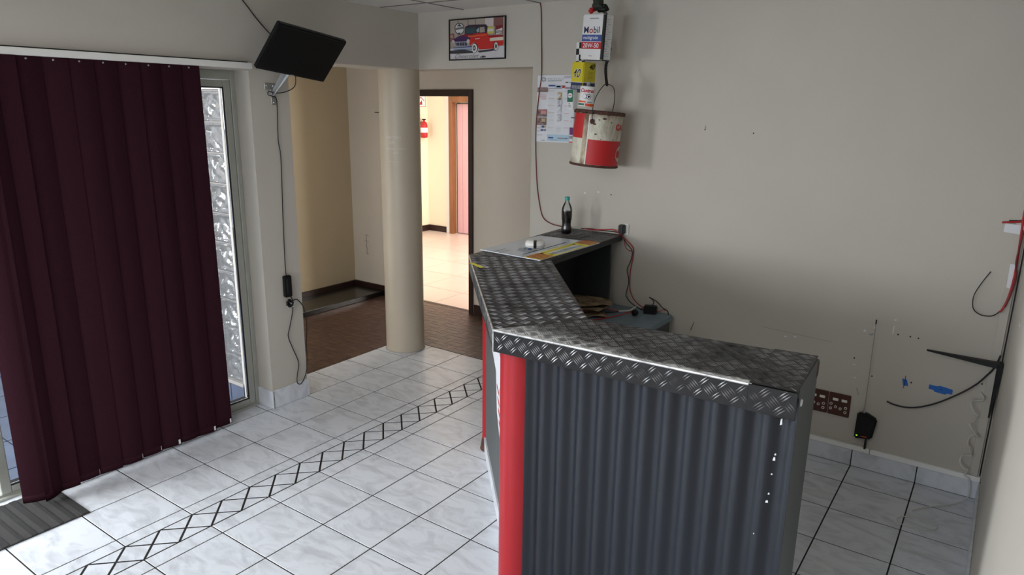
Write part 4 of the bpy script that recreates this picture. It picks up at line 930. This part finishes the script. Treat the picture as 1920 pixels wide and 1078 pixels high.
text('40', .066, ff_, PAPER, yel, .012, .086, off=.0007, shear=.3, bold=.003, width=.9); text('40', .066, ff_, INK, yel, .012, .086, off=.0011, shear=.3, bold=.0008, width=.9)
rect(ff_, .006, .098, .103, .107, mat('yellow_tin', (0, 0, 0, 1)), yel, off=.0014)
text('40', .042, fr_, INK, yel, .040, .132, off=.0011, shear=.3, bold=.001)
for k in range(7): rect(fr_, .034, .072+.006*(k % 2), .074+.0072*k, .0762+.0072*k, mat('olive_print', S(150, 138, 40), .6), yel, off=.0008)
for k in range(6): rect(ff_, .012+.013*k, .022+.013*k, .022, .042, GREYINK, yel, off=.0008)
rect(fr_, .030, .062, .034, .052, GREYINK, yel, off=.0008)
cc = Vector((1.592, 2.345, 1.936)); tilt = Matrix.Rotation(math.radians(5), 3, 'Y')@Matrix.Rotation(math.radians(-2), 3, 'X')
cas = thing('oil_can', 'small round white oil can with orange and green stripes on the drum rim', 'can', cc-Vector((0, 0, .06)), 'oil cans on the chain')
rc, hc = .043, .110
MB().lathe([(rc*.96, -hc/2), (rc, -hc/2+.004), (rc, hc/2-.004), (rc*.96, hc/2), (rc*.9, hc/2-.003)], cc, 32, tilt).build('tin_body', TINW, cas)
MB().lathe([(.010, hc/2-.003), (.010, hc/2+.012), (.012, hc/2+.013), (.012, hc/2+.024), (0, hc/2+.025)], cc, 14, tilt).build('cap', GREYINK, cas)
def wrap(c, M, r, th0, z0, th1, z1, m, parent, name='print', off=.0008, n=10, sl=0):
    vs = []
    for i in range(n+1):
        a = th0+(th1-th0)*i/n
        for z in (z0, z1): vs.append(Vector(c)+M@Vector(((r+off)*math.cos(a), (r+off)*math.sin(a), z+sl*(a-th0))))
    mb = MB(); mb.add(vs, [(2*i, 2*i+2, 2*i+3, 2*i+1) for i in range(n)], True); return mb.build(name, m, parent)
def wraptext(body, size, c, M, r, th0, z, m, parent, off=.0012, **kw):
    me = text_mesh(body, size, **kw)
    for v in me.vertices: a = th0+v.co.x/r; v.co = Vector(c)+M@Vector(((r+off)*math.cos(a), (r+off)*math.sin(a), z+v.co.y))
    me.materials.clear(); me.materials.append(m); return link('lettering', me, parent)
def wrapell(c, M, r, th, z, rx, rz, m, parent, off=.001, n=20):
    vs = [Vector(c)+M@Vector(((r+off)*math.cos(th), (r+off)*math.sin(th), z))]+[Vector(c)+M@Vector(((r+off)*math.cos(th+rx/r*math.cos(k*2*PI/n)), (r+off)*math.sin(th+rx/r*math.cos(k*2*PI/n)), z+rz*math.sin(k*2*PI/n))) for k in range(n)]
    mb = MB(); mb.add(vs, [(0, 1+k, 1+(k+1) % n) for k in range(n)]); return mb.build('print', m, parent)
AC = math.radians(-61)
wraptext('Castrol', .027, cc, tilt, rc, AC-1.05, .022, REDD, cas, shear=.25, bold=.0008)
wrapell(cc, tilt, rc, AC-.30, .0, .012, .014, INK, cas, .0008); wrapell(cc, tilt, rc, AC-.32, .0, .010, .0125, PAPER, cas, .0012)
wrapell(cc, tilt, rc, AC+.22, -.001, .014, .0145, INK, cas, .0008); wrapell(cc, tilt, rc, AC+.22, -.001, .011, .0115, PAPER, cas, .0012); wrapell(cc, tilt, rc, AC+.22, -.001, .006, .0065, INK, cas, .0016)
wrap(cc, tilt, rc, AC-1.5, -.034, AC-.1, -.025, ORNG, cas); wrap(cc, tilt, rc, AC-1.5, -.050, AC-.25, -.039, GREENP, cas); wrap(cc, tilt, rc, AC-.15, -.052, AC+1.4, -.038, ORNG, cas); wrap(cc, tilt, rc, AC+.1, -.034, AC+.7, -.027, GREYINK, cas)
gc = Vector((1.462, 2.405, 1.920)); M = rotz(math.radians(-22))
grn = thing('oil_can', 'narrow green and white oil tin at the left of the round white can', 'can', gc-Vector((0, 0, .055)), 'oil cans on the chain')
MB().obox(gc, M, .054, .035, .112).build('tin_body', TINW, grn, bevel=.003)
gf = frame(gc+M@Vector((-.027, -.0175, -.056)), M@Vector((1, 0, 0)), (0, 0, 1))
rect(gf, .001, .053, .042, .110, GREENP, grn, 'green_band'); patch(gf, [(.027+.021*math.cos(k*PI/10), .078+.014*math.sin(k*PI/10)) for k in range(20)], PAPER, grn, 'oval', .0009)
for k in range(4): rect(gf, .012+.008*k, .017+.008*k, .075, .081, REDD, grn, off=.0013)
for k in range(3): rect(gf, .012, .040-.004*k, .012+.009*k, .016+.009*k, GREYINK, grn)
chk = Vector((1.452, 2.535, 2.175)); M = rotz(math.radians(-20))
ck = thing('oil_can', 'black and white checked tin half hidden behind the highest white can', 'can', chk-Vector((0, 0, .065)), 'oil cans on the chain')
MB().obox(chk, M, .085, .050, .140).build('tin_body', TINW, ck, bevel=.003)
kf = frame(chk+M@Vector((-.0425, -.025, -.07)), M@Vector((1, 0, 0)), (0, 0, 1))
for i in range(3):
    for j in range(4):
        if (i+j) % 2 == 0: rect(kf, .002+.027*i, .029+.027*i, .002+.034*j, .036+.034*j, INK, ck, 'check')
# drum
dcen = Vector((1.578, 2.500, 1.700)); tilt = Matrix.Rotation(math.radians(4), 3, 'Y')@Matrix.Rotation(math.radians(-2), 3, 'X'); rd, hd = .139, .316
dr = thing('oil_drum', 'rusty red and white paint drum hanging at the foot of the can stack', 'drum', dcen-Vector((0, 0, hd/2)))
shell = MB().lathe([(rd, -hd/2), (rd, hd/2)], (0, 0, 0), 64, None, False); ob = shell.build('drum_wall', DRUMW)
def place(o):  # keep the local z of the drum for its rust
    o.parent = dr; o.matrix_parent_inverse = Matrix.Translation(-WORLD[dr.name]); o.matrix_basis = Matrix.Translation(dcen)@tilt.to_4x4(); return o
place(ob)
place(MB().lathe([(rd-.002, -hd/2+.004), (0, -hd/2+.004)], (0, 0, 0), 48, None, False).build('drum_bottom', RUST))
place(MB().lathe([(rd+.001, -hd/2), (rd+.006, -hd/2+.003), (rd+.004, -hd/2+.012), (rd, -hd/2+.014)], (0, 0, 0), 48, None, False).build('bottom_chime', RUST))
place(MB().lathe([(rd, hd/2-.018), (rd+.007, hd/2-.012), (rd+.009, hd/2-.004), (rd+.005, hd/2+.002), (rd-.004, hd/2)], (0, 0, 0), 64, None, False).build('rim', RUST))
place(MB().lathe([(rd-.003, hd/2-.010), (.0, hd/2-.012)], (0, 0, 0), 48, None, False).build('lid', RUST))
I3 = Matrix.Identity(3)
for k in range(18):
    a = k*2*PI/18; lug = MB().obox((( rd+.006)*math.cos(a), (rd+.006)*math.sin(a), hd/2-.010), rotz(a), .008, .030, .020).build('lid_lug', RUST, None, bevel=.003, seg=1); place(lug)
rad = math.radians
place(wrap((0, 0, 0), I3, rd, rad(-160), .000, rad(-97), .138, DRUMR, None, 'red_panel', n=16)); place(wrap((0, 0, 0), I3, rd, rad(-82), -.143, rad(60), -.002, DRUMR, None, 'red_panel', n=30))
place(wrap((0, 0, 0), I3, rd, rad(-97), -.145, rad(-85), .140, STRIPE, None, 'seam_strip', off=.0014, n=6)); place(wrap((0, 0, 0), I3, rd, rad(-85), -.145, rad(-82.5), .130, TINW, None, 'seam_line', off=.0012, n=3))
place(wrapell((0, 0, 0), I3, rd, rad(17), -.075, .050, .046, DRUMW, None, .0016))
st = [(.040*math.cos(PI/2+k*PI/5)*(1 if k % 2 == 0 else .42), .040*math.sin(PI/2+k*PI/5)*(1 if k % 2 == 0 else .42)) for k in range(10)]
mb = MB(); mb.add([((rd+.0022)*math.cos(rad(17)+x/rd), (rd+.0022)*math.sin(rad(17)+x/rd), -.075+z) for x, z in st], [tuple(range(10))]); place(mb.build('star_emblem', DRUMR))
place(wraptext('CALTEX', .044, (0, 0, 0), I3, rd, rad(-15), .062, DRUMR, None, bold=.0022, spacing=1.1))
for a, z, s in ((-70, .085, .010), (-60, .110, .006), (-48, .118, .012), (-30, .100, .006), (-52, .004, .004), (-20, .004, .005), (-65, .03, .008)):
    place(wrapell((0, 0, 0), I3, rd, rad(a), z, s, s*.5, RUST, None, .0018, 8))
AE = rad(-76)
ear = place(MB().lathe([(.0, .000), (.013, .002), (.014, .006), (.009, .009), (.006, .007), (0, .007)], ((rd)*math.cos(AE), rd*math.sin(AE), .098), 20, rotz(AE)@Matrix.Rotation(PI/2, 3, 'Y')).build('handle_ear', RUST))
e1 = dcen+tilt@Vector(((rd+.008)*math.cos(AE), (rd+.008)*math.sin(AE), .098)); e2 = dcen+tilt@Vector(((rd+.006)*math.cos(AE+PI*.93), (rd+.006)*math.sin(AE+PI*.93), .098))
wire('bail_handle', [tuple(e1), (e1.x+.004, e1.y-.004, e1.z+.07), (1.632, 2.372, 1.93), (1.650, 2.405, 1.985), (1.655, 2.45, 2.005), (1.650, 2.55, 1.985), (1.625, 2.61, 1.90), tuple(e2)], .0022, CABLE, dr)
# chain
chn = thing('chain', 'dark chain with tied rags holding the hanging oil cans to the ceiling', 'chain', (1.6, 2.47, H-.12))
lk = MB()
pts = spline([(1.575, 2.50, H), (1.580, 2.50, 2.42), (1.60, 2.545, 2.36), (1.625, 2.53, 2.20), (1.620, 2.50, 2.11), (1.628, 2.49, 2.05), (1.652, 2.46, 2.005)], 8)
for i, p in enumerate(pts[::1]):
    t = (pts[min(i+1, len(pts)-1)]-pts[max(i-1, 0)]).normalized(); a = t.orthogonal().normalized(); b = t.cross(a)
    if i % 2: a = b
    lk.tube([p+t*.013*math.cos(k*PI/5)+a*.007*math.sin(k*PI/5) for k in range(10)], .0026, 5, closed=True)
lk.build('links', CABLE, chn, kind='stuff')
def lump(c, r, seed, m, name, sz=(1, 1, 1)):
    bm = bmesh.new(); bmesh.ops.create_icosphere(bm, subdivisions=3, radius=r)
    for v in bm.verts: v.co *= 1+.45*noise.noise(v.co*(1.6/r)+Vector((seed, 0, 0))); v.co = Vector((v.co.x*sz[0], v.co.y*sz[1], v.co.z*sz[2]))+Vector(c)
    me = bpy.data.meshes.new(name); bm.to_mesh(me); bm.free(); me.materials.append(m); return link(name, me, chn)
lump((1.575, 2.455, 2.435), .036, 3, GREENRAG, 'tied_rag', (1, .8, .9)); lump((1.60, 2.47, 2.415), .030, 9, BLACK, 'tied_rag', (1.1, .8, .8)); lump((1.548, 2.44, 2.402), .016, 5, REDD, 'red_knob')
MB().tube([(1.580, 2.47, H), (1.585, 2.465, 2.44)], .020, 8).build('strap', BLACK, chn)

# ---- right part of the back wall
sk = thing('socket_plate', 'dark brown twin socket plate with white switches low on the wall', 'socket', (2.97, W, .26))
for i, x0 in enumerate((2.862, 2.974)):
    pl_ = B(x0, x0+.108, W-.010, W-.0005, .268-.002*0, .395).build('plate', SOCK, sk, bevel=.003, seg=1)
    f_ = frame((x0, W-.010, .268), (1, 0, 0), (0, 0, 1))
    for sx in (.020, .064): B(x0+sx, x0+sx+.028, W-.014, W-.010, .352, .367).build('rocker', WHITEPL, pl_, bevel=.002, seg=1)
    for sx, sz in ((.014, .063), (.014, .036), (.038, .049), (.062, .043), (.088, .053), (.088, .028)):
        MB().lathe([(.0075, 0), (.0075, .003), (.0045, .003), (.0045, .001)], (x0+sx, W-.010, .268+sz), 16, Matrix.Rotation(PI/2, 3, 'X'), cap=False).build('socket_ring', WHITEPL, pl_)
    for sx, sz in ((.05, .118), (.05, .012)): MB().lathe([(.003, 0), (.003, .0015)], (x0+sx, W-.010, .268+sz), 8, Matrix.Rotation(PI/2, 3, 'X')).build('screw', RUST, pl_)
rt = thing('wireless_receiver', 'black wall box with a long thin aerial low on the back wall', 'receiver', (3.17, W, .18))
MB().prism([(3.122, W-.034, .172), (3.208, W-.034, .186), (3.222, W-.034, .300), (3.172, W-.034, .325), (3.124, W-.034, .320)][::-1], (0, .0335, 0)).build('case', BLACK, rt, bevel=.008)
MB().lathe([(.006, 0), (.006, .012), (.003, .02)], (3.155, W-.020, .320), 10).build('aerial_base', STEEL, rt)
MB().tube([(3.155, W-.020, .335), (3.153, W-.028, .60), (3.151, W-.036, .825)], [.0016, .0014, .0012], 6).build('aerial', STEEL, rt)
MB().tube([(3.151, W-.036, .820), (3.151, W-.036, .842)], .0035, 6).build('aerial_tip', BLACK, rt)
rf = frame((3.122, W-.034, .172), (1, 0, 0), (0, 0, 1))
rect(rf, .010, .018, .020, .026, mat('green_led', S(150, 220, 40), .4, emit=1.2), rt, 'led', .0006); rect(rf, .034, .062, .021, .025, ORNG, rt, 'print', .0006)
B(3.176, 3.186, W-.02, W-.004, .120, .178).build('cable_stub', CABLE, rt)
wire('loose_grey_wire', [(2.90, W-.006, .128), (3.02, W-.008, .127), (3.10, W-.010, .128), (3.15, W-.014, .150), (3.18, W-.014, .140)], .0022, WHW, None, 'loose grey wire lying on the skirting below the wall box', 'wire')
sb_ = thing('shelf_bracket', 'black steel shelf bracket fixed to the right wall by the corner', 'bracket', (RX, 2.5, .72))
# along the back wall side: horizontal arm reaches left, vertical arm runs down
def taper(p0, p1, r0, r1, flat):
    p0, p1 = Vector(p0), Vector(p1); t = (p1-p0).normalized(); s = Vector(flat); u = t.cross(s).normalized(); vs = []
    for p, r in ((p0, r0), (p1, r1)):
        for a, b in ((-1, -1), (1, -1), (1, 1), (-1, 1)): vs.append(p+s*a*r*1.0+u*b*r*.62)
    mb = MB(); mb.add(vs, [(3, 2, 1, 0), (4, 5, 6, 7)]+[(i, (i+1) % 4, 4+(i+1) % 4, 4+i) for i in range(4)]); return mb
taper((3.705, W-.05, .720), (3.392, W-.05, .735), .021, .006, (0, 1, 0)).build('long_arm', BLACK, sb_, bevel=.001, seg=1)
taper((3.698, W-.05, .728), (3.690, W-.05, .455), .023, .006, (0, 1, 0)).build('wall_arm', BLACK, sb_, bevel=.001, seg=1)
MB().lathe([(.013, -.018), (.015, 0), (.013, .018)], (3.695, W-.05, .722), 12, Matrix.Rotation(PI/2, 3, 'X')).build('elbow', BLACK, sb_)
MB().lathe([(.003, 0), (.003, .002)], (3.698, W-.0625, .69), 8, Matrix.Rotation(PI/2, 3, 'X')).build('screw', CHROME, sb_)
b1 = MB().prism([(3.303, W-.0006, .548), (3.325, W-.0006, .545), (3.334, W-.0006, .512), (3.310, W-.0006, .514)][::-1], (0, -.0012, 0)).build('tape_piece', BTAPE); tag(b1, 'small square of blue tape on the wall, left one of two', 'tape')
wire('tape_nail', [(3.316, W-.003, .566), (3.317, W-.003, .53), (3.314, W-.003, .498)], .0014, INK, b1, k=2)
b2 = MB().prism([(3.424, W-.0006, .545), (3.46, W-.0006, .543), (3.47, W-.0006, .548), (3.50, W-.0006, .545), (3.527, W-.0006, .540), (3.527, W-.0006, .516), (3.505, W-.0006, .515), (3.498, W-.0006, .508), (3.452, W-.0006, .512), (3.445, W-.0006, .520), (3.424, W-.0006, .522)][::-1], (0, -.0012, 0)).build('tape_piece', BTAPE); tag(b2, 'longer ragged strip of blue tape on the wall near the corner', 'tape')
MB().lathe([(.003, 0), (.003, .0015)], (3.478, W-.0016, .53), 8, Matrix.Rotation(PI/2, 3, 'X')).build('hole', INK, b2)
wire('black_wall_wire', [(3.252, W-.03, .418), (3.29, W-.03, .409), (3.342, W-.028, .408), (3.40, W-.026, .424), (3.476, W-.024, .468), (3.56, W-.022, .538), (3.616, W-.02, .597), (3.65, W-.02, .65), (3.676, W-.02, .700), (3.690, W-.012, .76)], .0042, CABLE, None, 'thick black wire end curving across the wall below the bracket', 'wire')
wire('loop_wire', [(3.592, W-.02, 1.156), (3.566, W-.025, 1.10), (3.546, W-.028, 1.045), (3.543, W-.03, 1.005), (3.552, W-.03, .968), (3.577, W-.028, .948), (3.606, W-.025, .943), (3.636, W-.022, .952), (3.664, W-.018, .990), (3.676, W-.014, 1.04)], .0026, CABLE, None, 'thin dark wire looping on the wall below the red wires', 'wire')
wire('red_bundle_wire', [(3.690, W-.014, 1.62), (3.676, W-.018, 1.45), (3.680, W-.018, 1.32), (3.684, W-.018, 1.20), (3.683, W-.02, 1.12), (3.676, W-.022, 1.04), (3.662, W-.026, .985), (3.652, W-.03, .972)], .005, REDW, None, 'red wire bundle running down the back right corner', 'wire')
wire('red_bundle_wire', [(3.686, W-.024, 1.36), (3.680, W-.026, 1.22), (3.690, W-.024, 1.15), (3.684, W-.024, 1.07), (3.670, W-.026, 1.00)], .004, mat('dark_red_cable', S(112, 30, 36), .5), None, 'darker red strand twisted beside the red corner wires', 'wire')
wire('red_branch_wire', [(3.690, W-.016, 1.405), (3.660, W-.016, 1.396), (3.628, W-.018, 1.392), (3.600, W-.02, 1.388)], .005, REDW, None, 'red wire stub sticking out to the left above the white tape', 'wire')
wire('black_branch_wire', [(3.695, W-.012, 1.412), (3.665, W-.012, 1.402), (3.625, W-.014, 1.398)], .003, CABLE, None, 'black wire stub just above the red stub by the corner', 'wire')
tag(MB().prism([(3.612, W-.0126, 1.385), (3.688, W-.0126, 1.380), (3.688, W-.0126, 1.338), (3.612, W-.0126, 1.345)][::-1], (0, -.0012, 0)).build('white_tape', PAPER), 'white tape strip under the red wire stub by the corner', 'tape')
tag(MB().prism([(3.660, W-.0126, 1.20), (3.682, W-.0126, 1.20), (3.690, W-.0126, 1.10), (3.676, W-.0126, 1.085), (3.662, W-.0126, 1.09)][::-1], (0, -.0012, 0)).build('white_tape', PAPER), 'torn white tape on the corner trunking beside the red bundle', 'tape')
wire('corner_cable', [(3.700, W-.008, H-.01), (3.701, W-.008, 1.5), (3.701, W-.008, .8), (3.700, W-.008, .13)], .003, CABLE, None, 'black cable running straight down the back right corner', 'cable', k=2)
# coiled white wire hanging in the corner and trailing on the floor
cw_ = [(3.640, W-.02, .56)]
for k in range(44):
    a = k*.62; z = .55-.0098*k; cw_.append((3.638+.030*math.cos(a)*(.6+.4*math.sin(k*.4)), W-.045+.022*math.sin(a), z-.010*math.sin(a*1.7)))
cw_ += [(3.66, W-.04, .11), (3.67, W-.06, .05), (3.66, W-.07, .012), (3.60, 2.55, .004), (3.50, 2.44, .004), (3.46, 2.38, .004)]
wire('coiled_wire', cw_, .0034, WHW, None, 'curly white wire dangling in the corner down to the floor', 'wire', k=3, n=5)
lp = [(3.49+.085*math.cos(a)*.95-.02*math.sin(a), 2.27+.050*math.sin(a)+.03*math.cos(a), .0035) for a in [k*.5 for k in range(15)]]
wire('floor_wire_loop', lp, .0020, WHW, None, 'loop of thin white wire lying on the floor tiles', 'wire', k=2, n=5)
wire('twig_wire', [(2.165, W-.002, .585), (2.175, W-.012, .61), (2.188, W-.02, .645)], .0018, CABLE, None, 'short dark wire poking from the wall right of the desk', 'wire', k=3)
# wall scuffs, plugs and filler marks: parts of the back wall
def wl(pts, m, name): return MB().prism([(x, W-.0004, z) for x, z in pts][::-1], (0, -.0006, 0)).build(name, m, wall_back)
def dot(x, z, r, m, name): return wl([(x+r*math.cos(k*PI/3), z+r*math.sin(k*PI/3)*1.1) for k in range(6)], m, name)
for x, z in ((3.254, .775), (3.309, .774), (3.345, .773), (3.069, .607), (3.164, .527), (2.156, 1.764), (2.428, 1.752), (1.588, 1.354), (3.345, .535), (3.640, .60)): dot(x, z, .0042, INK, 'screw_hole')
for x, z, w_, h_ in ((1.402, 1.350, .006, .006), (1.498, 1.364, .006, .006), (3.073, .572, .010, .002), (3.085, .50, .006, .003), (3.23, .795, .003, .022), (3.232, .848, .005, .004), (3.10, .765, .006, .006), (3.145, .79, .005, .005), (2.158, 1.775, .004, .012), (2.71, .655, .008, .004), (2.76, .663, .007, .004)):
    wl([(x-w_, z-h_), (x+w_, z-h_*.8), (x+w_*.8, z+h_), (x-w_*.7, z+h_*.9)], PAPER if z < 1.7 else GREYINK, 'filler_mark')
wl([(2.58, .688), (2.95, .672), (2.95, .670), (2.58, .686)], GREYINK, 'pencil_line')
wl([(3.098, .445), (3.102, .446), (3.116, .408), (3.112, .407)], GREYINK, 'scuff'); wl([(3.118, .758), (3.130, .752), (3.142, .760), (3.142, .750), (3.130, .744)], GREYINK, 'scuff')
# scratch on the right wall
MB().prism([(RX-.0004, 1.86, 1.150), (RX-.0004, 1.78, 1.135), (RX-.0004, 1.60, 1.175), (RX-.0004, 1.80, 1.146)], (-.0006, 0, 0)).build('filler_mark', PAPER, wall_right)

# ---- doormat
dm = thing('doormat', 'striped grey carpet mat on the floor in front of the sliding door', 'mat', (.1, -.4, 0))
B(-.07, .315, -1.05, .036, .0005, .007).build('mat_base', MATG, dm, bevel=.002, seg=1)
for k in range(20):
    y = .030-.054*k; B(-.068, .313, y-.028+.006*(k % 3), y, .0072, .0092).build('stripe', MATD, dm)
